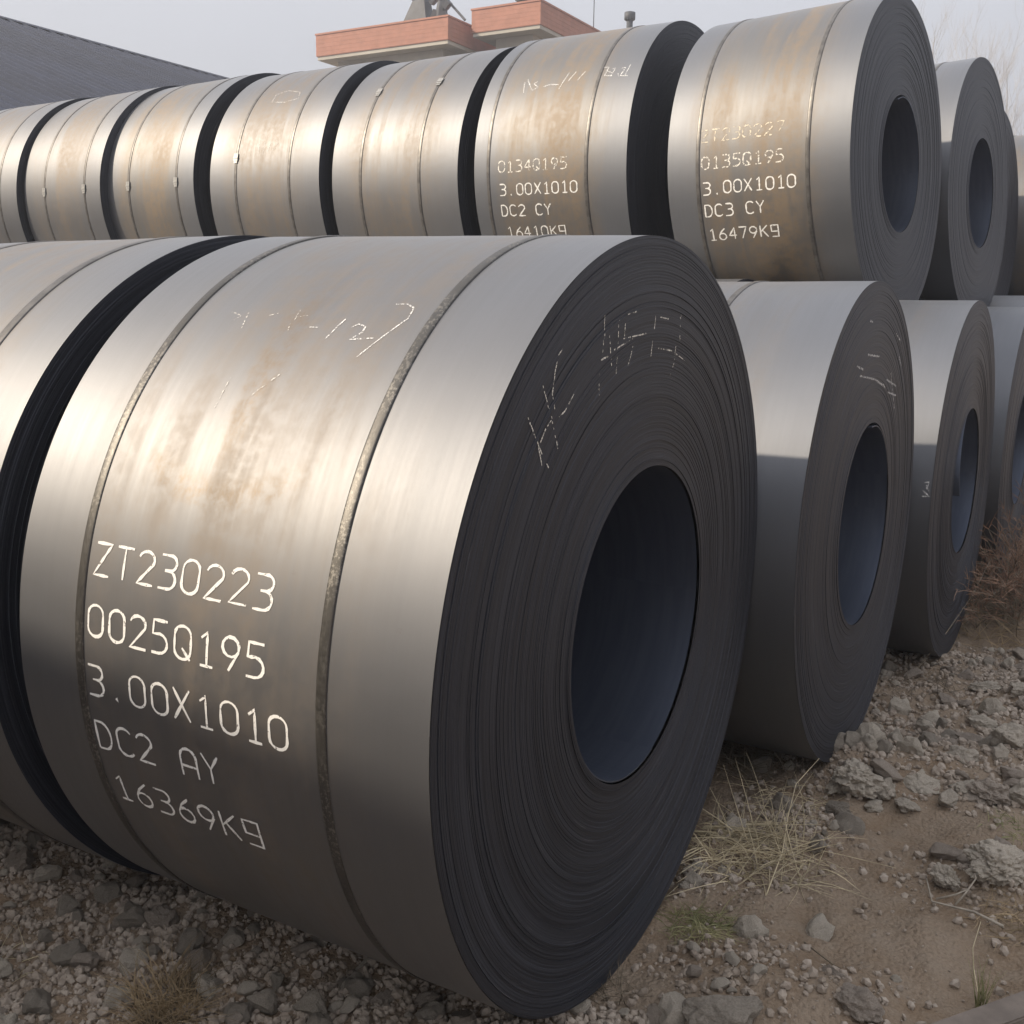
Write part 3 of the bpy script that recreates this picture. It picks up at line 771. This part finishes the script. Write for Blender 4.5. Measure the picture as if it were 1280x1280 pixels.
# single large rocks and clods
def big_rock(px, py, size, seed, mat, label, group=None, crumb=0.10, base=ICO4, sink=0.35, squash=1.0, rz=None):
    p = on_plane(px, py, 2, 0.0)
    p = on_plane(px, py, 2, ground_z(p[0], p[1]))
    me = rock_mesh('rock', base, seed, 0.55, 6, crumb)
    o = obj('rock', me, MAT[mat])
    o.location = (p[0], p[1], ground_z(p[0], p[1]) + size * (0.5 - sink) * squash)
    o.scale = (size, size, size * squash); o.rotation_euler = (0, 0, random.uniform(0, TWO) if rz is None else rz)
    tag(o, label, 'rock', group); return o
big_rock(1068, 962, 0.105, 3, 'stone_pale', 'pale crumbly clod leaning at the foot of the coil behind the front one', crumb=0.22, sink=0.2)
big_rock(1043, 1015, 0.050, 4, 'stone_tan', 'yellowish tan rock beside the straw', crumb=0.12)
big_rock(1262, 940, 0.085, 5, 'stone_pale', 'smooth pale boulder half buried at the top of the rubble bank', crumb=0.05)
big_rock(1235, 985, 0.10, 6, 'stone', 'broad cracked grey clod in the rubble bank', crumb=0.16, squash=0.8)
big_rock(1185, 1010, 0.05, 7, 'stone_pale', 'angular grey rock at the foot of the rubble bank', crumb=0.08)
big_rock(1185, 1100, 0.060, 8, 'stone_pale', 'crusty pale clod beside the forked twig', crumb=0.2)
big_rock(1250, 1095, 0.09, 9, 'stone_pale', 'wide crumbly clod behind the forked twig', crumb=0.2, squash=0.7)
big_rock(1070, 1262, 0.060, 10, 'stone', 'round headed rock near the plank', crumb=0.06)
big_rock(1038, 1228, 0.030, 11, 'stone', 'small lumpy rock touching the round headed rock', crumb=0.06, base=ICO3)
big_rock(905, 1268, 0.105, 12, 'stone_tan', 'flat slanting slab of rock by the foot of the front coil', crumb=0.05, squash=0.6, rz=0.6)
big_rock(868, 1085, 0.034, 13, 'stone_pale', 'pale rock wedged under the edge of the front coil', crumb=0.12, base=ICO3)
big_rock(862, 1110, 0.026, 14, 'stone_pale', 'whitish lump resting against the front coil rim', crumb=0.14, base=ICO3)
big_rock(28, 1082, 0.055, 15, 'stone', 'brown grey rock against the unlettered coil of the front row', crumb=0.08)
big_rock(200, 1150, 0.058, 16, 'stone', 'dark rock tucked under the front coil belly', crumb=0.08)
big_rock(150, 1150, 0.024, 17, 'stone', 'small upright rock next to the dark rock under the coil', crumb=0.06, base=ICO3)
big_rock(285, 1180, 0.026, 18, 'stone', 'squat greenish grey rock below the front coil belly', crumb=0.06, base=ICO3)
big_rock(478, 1252, 0.030, 19, 'stone', 'lone rock near the foot of the front coil strap', crumb=0.06, base=ICO3)
big_rock(1235, 862, 0.08, 21, 'stone_pale', 'flat pale rock up the bank beside the dead brush', crumb=0.12, squash=0.6)
big_rock(1120, 1225, 0.016, 22, 'stone_pale', 'small egg shaped rock alone on smooth soil', crumb=0.05, base=ICO3)

for k, (px, py, sz) in enumerate([(1108, 985, .06), (1150, 968, .075), (1198, 952, .07), (1282, 1000, .10), (1225, 905, .07), (1135, 1005, .045), (1090, 1010, .04), (1275, 870, .08), (1205, 985, .055)]):
    big_rock(px, py, sz, 70 + k, 'stone_pale', 'crumbly pale clod lying in the rubble bank beside the lower coils', 'clods of the rubble bank', crumb=0.18, base=ICO3, squash=0.8)

# ------------------------------------------------------------------ dry grass, straw, twigs, brush
def blade(mb, p, d, L, droop, r, n=6, curl=0.0, sides=3):
    d = Vector(d).normalized(); pts = []; rr = []
    side = d.cross(Vector((0, 0, 1))); side = side.normalized() if side.length > 1e-4 else Vector((1, 0, 0))
    cur = Vector(p)
    for i in range(n + 1):
        t = i / n; pts.append(cur.copy()); rr.append(r * (1 - 0.8 * t))
        d = (d + Vector((0, 0, -droop / n)) + side * (curl / n)).normalized(); cur = cur + d * (L / n)
        gz = ground_z(cur.x, cur.y) + r
        if cur.z < gz: cur.z = gz
    mb.tube(pts, rr, sides)

def tuft(name, label, cat, mat, px, py, n, L, spread, droop, r_, up=1.0, lean=(0, 0), rad=0.04, group=None, z=0.0, curl=0.5):
    p = on_plane(px, py, 2, 0.0); p = on_plane(px, py, 2, ground_z(p[0], p[1]))
    b = Vector((p[0], p[1], ground_z(p[0], p[1]) - 0.004 + z)); mb = MB(); r = r_ * 1.7
    for _ in range(n):
        a = random.uniform(0, TWO); q = rad * math.sqrt(random.random())
        x, y = b.x + q * math.cos(a), b.y + q * math.sin(a)
        a2 = random.uniform(0, TWO)
        d = (spread * math.cos(a2) * random.random() + lean[0], spread * math.sin(a2) * random.random() + lean[1], up * random.uniform(0.5, 1.1))
        blade(mb, (x, y, ground_z(x, y) - 0.003 + z), d, L * random.uniform(0.45, 1.1), droop * random.uniform(0.3, 1.3), r * random.uniform(0.6, 1.2), 5, random.uniform(-curl, curl))
    me = mesh(name, mb.v, mb.f); me.transform(Matrix.Translation(-b))
    o = obj(name, me, MAT[mat]); o.location = b
    return tag(o, label, cat, group)

tuft('dry_grass_tuft', 'bushy tan dry grass tuft growing in gravel before the front coil', 'dry grass', 'straw_brown', 205, 1268, 420, 0.15, 1.3, 0.9, 0.0010, 1.0, (0, 0), 0.075)
tuft('dry_grass_tuft', 'sparse wisps of dry grass at the foot of the unlettered front row coil', 'dry grass', 'straw', 15, 1205, 22, 0.10, 1.5, 0.6, 0.0009, 0.4, (0, 0), 0.10)
tuft('straw_pile', 'tangled heap of pale straw stalks by the rim of the front coil', 'straw', 'straw', 945, 1075, 230, 0.27, 2.0, 0.5, 0.0014, 0.50, (0, 0), 0.19)
tuft('straw_pile', 'long straw stalks fanning out from under the front coil', 'straw', 'straw', 885, 1035, 34, 0.36, 0.55, 0.25, 0.0016, 0.25, (0.9, 0.15), 0.06)
tuft('green_grass', 'short yellowish green grass beside the front coil rim', 'grass', 'grass', 872, 1160, 220, 0.09, 1.6, 1.0, 0.0010, 0.45, (0.2, 0), 0.09)
tuft('weed', 'wiry grey weed sprouting at the bottom of the front coil face', 'weed', 'straw_dark', 765, 1240, 46, 0.11, 1.4, 0.5, 0.0009, 0.8, (0, 0), 0.06)
tuft('dead_weed', 'dark dead weed in the shade between the two nearest coils', 'weed', 'straw_dark', 955, 955, 130, 0.16, 1.3, 0.8, 0.0011, 0.7, (0, 0), 0.16)
tuft('grass_wisp', 'thin yellow green wisp of grass beside the plank', 'grass', 'grass', 1225, 1262, 22, 0.12, 0.25, 0.15, 0.0011, 1.0, (-0.05, 0.1), 0.012)
tuft('dry_grass_tuft', 'scruffy dry grass among the clods behind the forked twig', 'dry grass', 'straw_brown', 1265, 1140, 80, 0.11, 2.0, 0.8, 0.0010, 0.35, (0, 0), 0.09)
tuft('dry_grass_tuft', 'low yellowed grass between the boulders of the rubble bank', 'dry grass', 'grass', 1270, 1040, 70, 0.07, 1.6, 0.8, 0.0010, 0.5, (0, 0), 0.10)
tuft('straw_pile', 'loose straw strewn over soil below the pale clod', 'straw', 'straw', 985, 1000, 60, 0.18, 2.2, 0.6, 0.0011, 0.35, (0.2, 0), 0.16)
tuft('dry_grass_tuft', 'tan dry grass on the bank at the foot of the dead brush', 'dry grass', 'straw_brown', 1262, 800, 160, 0.22, 1.6, 0.6, 0.0014, 0.6, (0, 0), 0.30)
tuft('dry_grass_tuft', 'fine dry grass growing on the bank below the dead brush', 'dry grass', 'straw_dark', 1140, 860, 70, 0.14, 1.5, 0.6, 0.0010, 0.6, (0, 0), 0.22)

def dead_bush(px, py, label, n, L, rad, seed, lean):
    random.seed(seed)
    p = on_plane(px, py, 2, 0.0); p = on_plane(px, py, 2, ground_z(p[0], p[1]))
    b = Vector((p[0], p[1], ground_z(p[0], p[1])))
    root = empty('dead_bush', b); tag(root, label, 'bush')
    mb = MB(); mb2 = MB()
    for _ in range(n):
        a = random.uniform(0, TWO); q = rad * math.sqrt(random.random())
        s = Vector((q * math.cos(a), q * math.sin(a), 0)); s.z = ground_z(b.x + s.x, b.y + s.y) - b.z - 0.01
        d = Vector((lean[0] + random.uniform(-.7, .7), lean[1] + random.uniform(-.7, .7), random.uniform(0.4, 1.0))).normalized()
        Ls = L * random.uniform(0.5, 1.15); pts = [s]; cur = s.copy(); m = 6
        for i in range(m):
            d = (d + Vector((random.uniform(-.22, .22), random.uniform(-.22, .22), random.uniform(-.28, .08)))).normalized(); cur = cur + d * Ls / m; pts.append(cur.copy())
            if i > 0:
                for _k in range(3):
                    d2 = (d + Vector((random.uniform(-.9, .9), random.uniform(-.9, .9), random.uniform(-.5, .7)))).normalized(); l2 = Ls * random.uniform(0.08, 0.26)
                    mb2.tube([cur, cur + d2 * l2 * .5, cur + d2 * l2 + Vector((0, 0, -0.1 * l2))], [0.0022, 0.0017, 0.001], 3)
        mb.tube(pts, [0.0034 * (1 - 0.1 * i) for i in range(m + 1)], 4)
    mb.build('stems', MAT['straw_dark'], root); mb2.build('twigs', MAT['brush'], root)
    return root
dead_bush(1268, 770, 'reddish brown dead brush growing beside the stacked coils', 170, 0.62, 0.38, 5, (-0.1, 0.1))
dead_bush(1285, 715, 'darker dead brush further along behind the reddish one', 110, 0.75, 0.40, 6, (-0.1, 0.0))
random.seed(99)
def stalk(name, label, pix, hts, r, mat, cat='stalk'):
    """stalk through pixels at given heights above the soil"""
    pts = []
    for (px, py), h in zip(pix, hts):
        p = on_plane(px, py, 2, h); p = on_plane(px, py, 2, ground_z(p[0], p[1]) + h); pts.append(Vector(p))
    b = pts[0].copy(); mb = MB(); n = len(pts)
    mb.tube([p - b for p in pts], [r * (1 - 0.55 * i / (n - 1)) for i in range(n)], 5)
    o = mb.build(name, MAT[mat], None, True); o.location = b
    return tag(o, label, cat)
stalk('stalk', 'long bent straw stalk standing up out of the straw heap', [(958, 1118), (978, 1065), (985, 1020), (995, 980), (1024, 948)], [0.004, 0.03, 0.07, 0.11, 0.17], 0.0022, 'straw')
stalk('stalk', 'thin pale stem lying across bare soil from the straw', [(935, 1047), (985, 1055), (1050, 1068), (1120, 1085)], [0.02, 0.016, 0.01, 0.004], 0.0016, 'straw')
stalk('stalk', 'short pale stem lying just below the long one', [(985, 1068), (1030, 1082), (1068, 1086)], [0.01, 0.006, 0.004], 0.0014, 'straw')
stalk('stalk', 'slender dry stem leaning against the coil beside the dead brush', [(1145, 838), (1180, 795), (1215, 745), (1238, 700)], [0.01, 0.10, 0.25, 0.40], 0.0028, 'straw_dark')
stalk('stalk', 'dark straight stick lying on soil above the round headed rock', [(1005, 1178), (1040, 1205), (1075, 1222)], [0.006, 0.006, 0.006], 0.0022, 'straw_dark')
stalk('stalk', 'pale stem bending down to the grass wisp by the plank', [(1225, 1255), (1217, 1210), (1216, 1185), (1226, 1152)], [0.01, 0.05, 0.07, 0.06], 0.002, 'straw')
t_ = stalk('forked_twig', 'bleached forked twig lying on pale clods', [(1254, 1158), (1218, 1140), (1165, 1127), (1158, 1098)], [0.02, 0.03, 0.04, 0.06], 0.0045, 'twig', 'twig')
def branch(parent, pix, hts, r):
    pts = [Vector(on_plane(px, py, 2, 0.02 + h)) for (px, py), h in zip(pix, hts)]
    mb = MB(); b = parent.location
    mb.tube([p - b for p in pts], [r * (1 - .5 * i / (len(pts) - 1)) for i in range(len(pts))], 5)
    mb.build('fork', MAT['twig'], parent, True)
branch(t_, [(1170, 1124), (1195, 1118), (1207, 1113)], [0.02, 0.04, 0.05], 0.0034)
branch(t_, [(1194, 1131), (1208, 1115), (1220, 1098), (1218, 1092)], [0.01, 0.04, 0.06, 0.07], 0.0034)

# plank at the edge of the path
pa = on_plane(1168, 1276, 2, 0.06); pb = on_plane(1285, 1232, 2, 0.06)
pl = MB(); dv = Vector(pb - pa); dv.z = 0; Lp = dv.length; 
pl.box(-0.25, 0.55, -0.075, 0.0, 0, 0.045)
o = pl.build('wooden_plank', MAT['wood']); o.location = (pa[0], pa[1], 0.015); o.rotation_euler = (0, 0.02, math.atan2(dv.y, dv.x))
bm = bmesh.new(); bm.from_mesh(o.data); bmesh.ops.bevel(bm, geom=bm.edges[:], offset=0.004, segments=2, affect='EDGES'); bm.to_mesh(o.data); bm.free()
tag(o, 'weathered grey brown wooden plank lying on the soil', 'plank')

# ------------------------------------------------------------------ buildings behind the stacks
MB_TILE = m_simple('terracotta_fascia', (0.40, 0.18, 0.122), 0.75, 0.18, 3.0)
MB_CREAM = m_simple('cream_render', (0.42, 0.385, 0.32), 0.85, 0.18, 1.2)
MB_SOFF = m_simple('soffit_plaster', (0.45, 0.42, 0.36), 0.85, 0.15, 1.2)
MB_DARK = m_simple('dark_painted_metal', (0.07, 0.075, 0.085), 0.6, 0.3, 4.0)
MB_GLASS = m_simple('window_glass', (0.04, 0.05, 0.06), 0.12, 0.2, 2.0)
MB_ROOF = m_simple('blue_grey_roof_sheet', (0.022, 0.031, 0.062), 0.85, 0.3, 0.8)
MB_WALLS = m_simple('shed_wall_sheet', (0.30, 0.32, 0.36), 0.6, 0.2, 0.7)

def office(label, x0, x1, y0, y1, ztop, hf, over):
    """block with a projecting terracotta parapet; every tile course is a piece"""
    root = empty('office_building', ((x0 + x1) / 2, (y0 + y1) / 2, 0)); tag(root, label, 'building')
    cx, cy = root.location.x, root.location.y
    def pb_(name, mat, *b):
        m = MB(); m.box(b[0] - cx, b[1] - cx, b[2] - cy, b[3] - cy, b[4], b[5]); return m.build(name, mat, root)
    wl = pb_('wall', MB_CREAM, x0 + over, x1 - over, y0 + over, y1 - over, -0.2, ztop - hf + 0.05)
    pb_('soffit', MB_SOFF, x0 + .03, x1 - .03, y0 + .03, y1 - .03, ztop - hf - 0.10, ztop - hf + 0.02)
    par = pb_('parapet', MB_TILE, x0, x1, y0, y1, ztop - hf + 0.02, ztop - 0.06)
    pb_('coping', MB_TILE, x0 - .03, x1 + .03, y0 - .03, y1 + .03, ztop - 0.06, ztop)
    n = 5
    for i in range(n):                       # projecting tile courses of the parapet
        z = ztop - hf + 0.04 + (hf - 0.12) * i / n
        m = MB(); m.box(x0 - cx - .006, x1 - cx + .006, y0 - cy - .006, y1 - cy + .006, z, z + (hf - 0.12) / n - 0.004); m.build('tile_course', MB_TILE, par)
    nw = max(1, int((x1 - x0) / 3.0))
    for st in range(3):
        for i in range(nw):
            wx = x0 + over + (x1 - x0 - 2 * over) * (i + .5) / nw; z = 1.0 + 3.3 * st
            m = MB(); m.box(wx - cx - .7, wx - cx + .7, y0 + over - cy - .03, y0 + over - cy + .02, z, z + 1.5); wn = m.build('window', MB_CREAM, root)
            m = MB(); m.box(wx - cx - .62, wx - cx - .03, y0 + over - cy - .04, y0 + over - cy - .028, z + .08, z + 1.42); m.build('pane', MB_GLASS, wn)
            m = MB(); m.box(wx - cx + .03, wx - cx + .62, y0 + over - cy - .04, y0 + over - cy - .028, z + .08, z + 1.42); m.build('pane', MB_GLASS, wn)
    return root
zt = 10.6 + G
office('cream building with terracotta parapet, the longer block next to the dark shed', -25.75, -20.1, 30.0, 38.0, zt, 0.80, 0.55)
office('cream building with terracotta parapet, the taller block with the chimney behind', -19.75, -17.1, 30.95, 42.0, zt + 0.36, 0.80, 0.60)

# rooftop gear on the longer block
rg_ = empty('rooftop_hoist', (-21.8, 31.0, zt)); tag(rg_, 'dark metal hoist frame standing on the terracotta parapet roof', 'hoist')
m = MB(); m.add([(-.75, -.3, 0), (.35, -.3, 0), (.35, .3, 0), (-.75, .3, 0), (-.30, -.2, .85), (.18, -.2, .95), (.18, .2, .95), (-.30, .2, .85)], [(0, 3, 2, 1), (4, 5, 6, 7), (0, 1, 5, 4), (1, 2, 6, 5), (2, 3, 7, 6), (3, 0, 4, 7)])
m.build('hood', MB_DARK, rg_)
m = MB(); m.tube([(-.75, 0, 1.2), (-.3, 0, .95), (.2, 0, 1.1)], [.04, .12, .10], 6); m.build('hood_arm', MB_DARK, rg_)
m = MB(); m.tube([(.75, 0, 0), (.80, 0, .5), (.95, 0, 1.6)], [.17, .20, .10], 8); m.build('mast', MB_DARK, rg_)
for a, b in (((.9, 0, .9), (1.75, 0, .05)), ((.8, 0, .75), (.45, 0, 1.3)), ((.9, 0, 1.2), (1.2, 0, 1.5)), ((.4, 0, 1.2), (1.1, 0, .8))):
    m = MB(); m.tube([a, b], .045, 5); m.build('strut', MB_DARK, rg_)
for (bx, bz, w_, h_, ro) in ((.55, .35, .22, .30, .5), (.85, .95, .34, .22, -.4), (1.05, .62, .20, .26, .8), (.65, 1.25, .26, .20, .2), (.15, 1.15, .30, .22, -.6), (-.2, .98, .26, .16, .5), (.95, .25, .16, .34, -.2), (.45, .85, .14, .30, .9)):
    m = MB(); m.box(-w_ / 2, w_ / 2, -.14, .14, -h_ / 2, h_ / 2); q = m.build('bracket', MB_DARK, rg_); q.location = (bx, random.uniform(-.1, .1), bz); q.rotation_euler = (0.2, ro, 0.3)
rv = empty('roof_vent', (-18.0, 31.6, zt + .36)); tag(rv, 'low dark roof vent on the taller terracotta block', 'vent')
m = MB(); m.box(-.25, .3, -.2, .2, -0.02, .18); m.build('vent_box', MB_DARK, rv)
m = MB(); m.add([(-.3, -.25, .18), (.35, -.25, .18), (.35, .25, .18), (-.3, .25, .18), (-.25, -.2, .30), (.1, -.2, .26), (.1, .2, .26), (-.25, .2, .30)], [(0, 3, 2, 1), (4, 5, 6, 7), (0, 1, 5, 4), (1, 2, 6, 5), (2, 3, 7, 6), (3, 0, 4, 7)]); m.build('cap', MB_DARK, rv)
pp = on_plane(787, 30, 1, 34.0)
ch = empty('chimney_pipe', (pp[0], 34.0, 0)); tag(ch, 'thin dark chimney pipe with a flared cap beyond the upper coils', 'chimney')
ztop_c = on_plane(787, 17, 1, 34.0)[2]
m = MB(); m.tube([(0, 0, 0), (0, 0, ztop_c - .25)], .11, 12); m.build('pipe', MB_DARK, ch, True)
m = MB(); m.tube([(0, 0, ztop_c - .25), (0, 0, ztop_c - .2), (0, 0, ztop_c + .03), (0, 0, ztop_c + .05)], [.11, .19, .19, .12], 12); m.build('cap', MB_DARK, ch, True)
an = MB(); an.tube([(0, 0, 0), (0, 0, 2.6)], [.02, .012], 5); o = an.build('aerial', MB_DARK); pq = on_plane(706, 10, 1, 36.0)
o.location = (-17.6, 36.0, zt + .34); tag(o, 'thin upright aerial on the taller terracotta block', 'aerial')

# dark roofed shed
sx_r, sz_r = -21.5, 7.0 + G; sx_e, sz_e = -11.2, 3.05 + G
sh = empty('metal_shed', (-21.5, 15.0, 0)); tag(sh, 'long shed with dark blue grey ribbed metal roof', 'shed')
def shb(name, mat, *b):
    m = MB(); m.box(b[0] + 21.5, b[1] + 21.5, b[2] - 15, b[3] - 15, b[4], b[5]); return m.build(name, mat, sh)
shb('wall', MB_WALLS, -11.6, -11.45, -2, 25.5, -.2, sz_e - 0.15)
shb('wall', MB_WALLS, -31.55, -31.4, -2, 25.5, -.2, sz_e - 0.15)
m = MB()
for yy in (-2.0, 25.35): 
    m.add([(-31.4 + 21.5, yy - 15, -.2), (-11.6 + 21.5, yy - 15, -.2), (-11.6 + 21.5, yy - 15, sz_e - .1), (0, yy - 15, sz_r - .1), (-31.4 + 21.5, yy - 15, sz_e - .1),
           (-31.4 + 21.5, yy - 14.85, -.2), (-11.6 + 21.5, yy - 14.85, -.2), (-11.6 + 21.5, yy - 14.85, sz_e - .1), (0, yy - 14.85, sz_r - .1), (-31.4 + 21.5, yy - 14.85, sz_e - .1)],
          [(0, 1, 2, 3, 4), (9, 8, 7, 6, 5), (0, 5, 6, 1), (1, 6, 7, 2), (2, 7, 8, 3), (3, 8, 9, 4), (4, 9, 5, 0)])
m.build('gable', MB_WALLS, sh)
def roof_panel(sign):
    run = abs(sx_e - sx_r) + 0.25; drop = (sz_r - sz_e) / abs(sx_e - sx_r) * run
    prof = []
    for k in range(3):
        y = k * 0.35; prof += [(y, 0), (y + .21, 0), (y + .24, .055), (y + .31, .055), (y + .335, 0)]
    prof.append((1.05, 0)); n = len(prof); vv = []
    for t in (0.0, 0.5, 1.0):
        for y, h in prof: vv.append((sign * run * t, y, -drop * t + h))
    for y, h in prof: vv.append((sign * run, y, -drop - .03))
    ff = [(r_ * n + i, r_ * n + i + 1, (r_ + 1) * n + i + 1, (r_ + 1) * n + i) for r_ in range(3) for i in range(n - 1)]
    return mesh('roof_panel', vv, ff if sign > 0 else [q[::-1] for q in ff])
pm = {s_: roof_panel(s_) for s_ in (1, -1)}
for k in range(27):
    for s_ in (1, -1):
        o = obj('roof_panel', pm[s_], MB_ROOF, sh); o.location = (0.0, -2.2 + k * 1.05 - 15, sz_r + (0.004 if k % 2 else 0.0))
for k in range(9):
    m = MB(); y = -2.2 + k * 3.1 - 15; m.add([(-.22, y, sz_r - .02), (0, y, sz_r + .075), (.22, y, sz_r - .02), (-.22, y + 3.08, sz_r - .02), (0, y + 3.08, sz_r + .075), (.22, y + 3.08, sz_r - .02)], [(0, 1, 4, 3), (1, 2, 5, 4)])
    m.build('ridge_cap', MB_ROOF, sh)

# ------------------------------------------------------------------ bare trees far off
MB_BARK = m_simple('haze_lightened_bark', (0.46, 0.45, 0.46), 0.9, 0.25, 2.0)  # bark lightened: the far trees' fade into haze is in the colour
def bare_tree(x, y, h, seed, label):
    rd = random.Random(seed)
    root = empty('bare_tree', (x, y, 0)); tag(root, label, 'tree', 'leafless trees beyond the yard')
    tr = MB(); cr = MB(); top = []
    pts = []; cur = Vector((0, 0, -.2)); d = Vector((rd.uniform(-.04, .04), rd.uniform(-.04, .04), 1))
    m = 10
    for i in range(m + 1):
        pts.append(cur.copy()); d = (d + Vector((rd.uniform(-.05, .05), rd.uniform(-.05, .05), .02))).normalized(); cur = cur + d * h / m
    tr.tube(pts, [0.17 * (1 - .88 * i / m) for i in range(m + 1)], 6)
    def grow(p, d, L, r, lev):
        q = [p]; c = p.copy(); dd = d
        for i in range(4):
            dd = (dd + Vector((rd.uniform(-.15, .15), rd.uniform(-.15, .15), .12))).normalized(); c = c + dd * L / 4; q.append(c.copy())
            if lev and i > 0:
                for _ in range(2):
                    grow(c, (dd + Vector((rd.uniform(-.6, .6), rd.uniform(-.6, .6), rd.uniform(.0, .5)))).normalized(), L * rd.uniform(.35, .55), r * .5, lev - 1)
        cr.tube(q, [r, r * .85, r * .7, r * .5, r * .3], 4 if lev else 3)
    for i in range(2, m):
        for _ in range(4):
            a = rd.uniform(0, TWO); e = rd.uniform(.9, 1.6)
            grow(pts[i] + (pts[i + 1] - pts[i]) * rd.random(), Vector((math.cos(a), math.sin(a), e)).normalized(), h * rd.uniform(.10, .22) * (1.15 - .5 * i / m), .034 * (1.1 - .8 * i / m), 2)
    tr.build('trunk', MB_BARK, root); cr.build('crown', MB_BARK, root)
TL = 'tall leafless tree far behind the stacked coils'
for k, (px, py, yy) in enumerate([(1180, 38, 62), (1205, 52, 70), (1248, 85, 66), (1262, 70, 60), (1275, 84, 70), (1292, 66, 64), (1322, 60, 66), (1160, 60, 74), (1350, 70, 72)]):
    p = on_plane(px, py, 1, float(yy)); bare_tree(p[0], yy, p[2], 40 + k, TL)

# ------------------------------------------------------------------ thin haze over the yard
hz = MB(); e_ = max(abs(gx).max(), abs(gy).max()) + 5; hz.box(-e_, e_, -e_, e_, -1.2, 24.0)
hm = bpy.data.materials.new('haze'); hm.use_nodes = True; hn = hm.node_tree; hn.nodes.clear()
ho = hn.nodes.new('ShaderNodeOutputMaterial'); pv = hn.nodes.new('ShaderNodeVolumePrincipled')
pv.inputs['Color'].default_value = (0.86, 0.88, 0.95, 1); pv.inputs['Density'].default_value = 0.0038; pv.inputs['Anisotropy'].default_value = 0.3
hn.links.new(pv.outputs[0], ho.inputs['Volume'])
tag(hz.build('haze', hm), 'thin pale haze hanging over the whole yard', 'haze', kind='stuff')
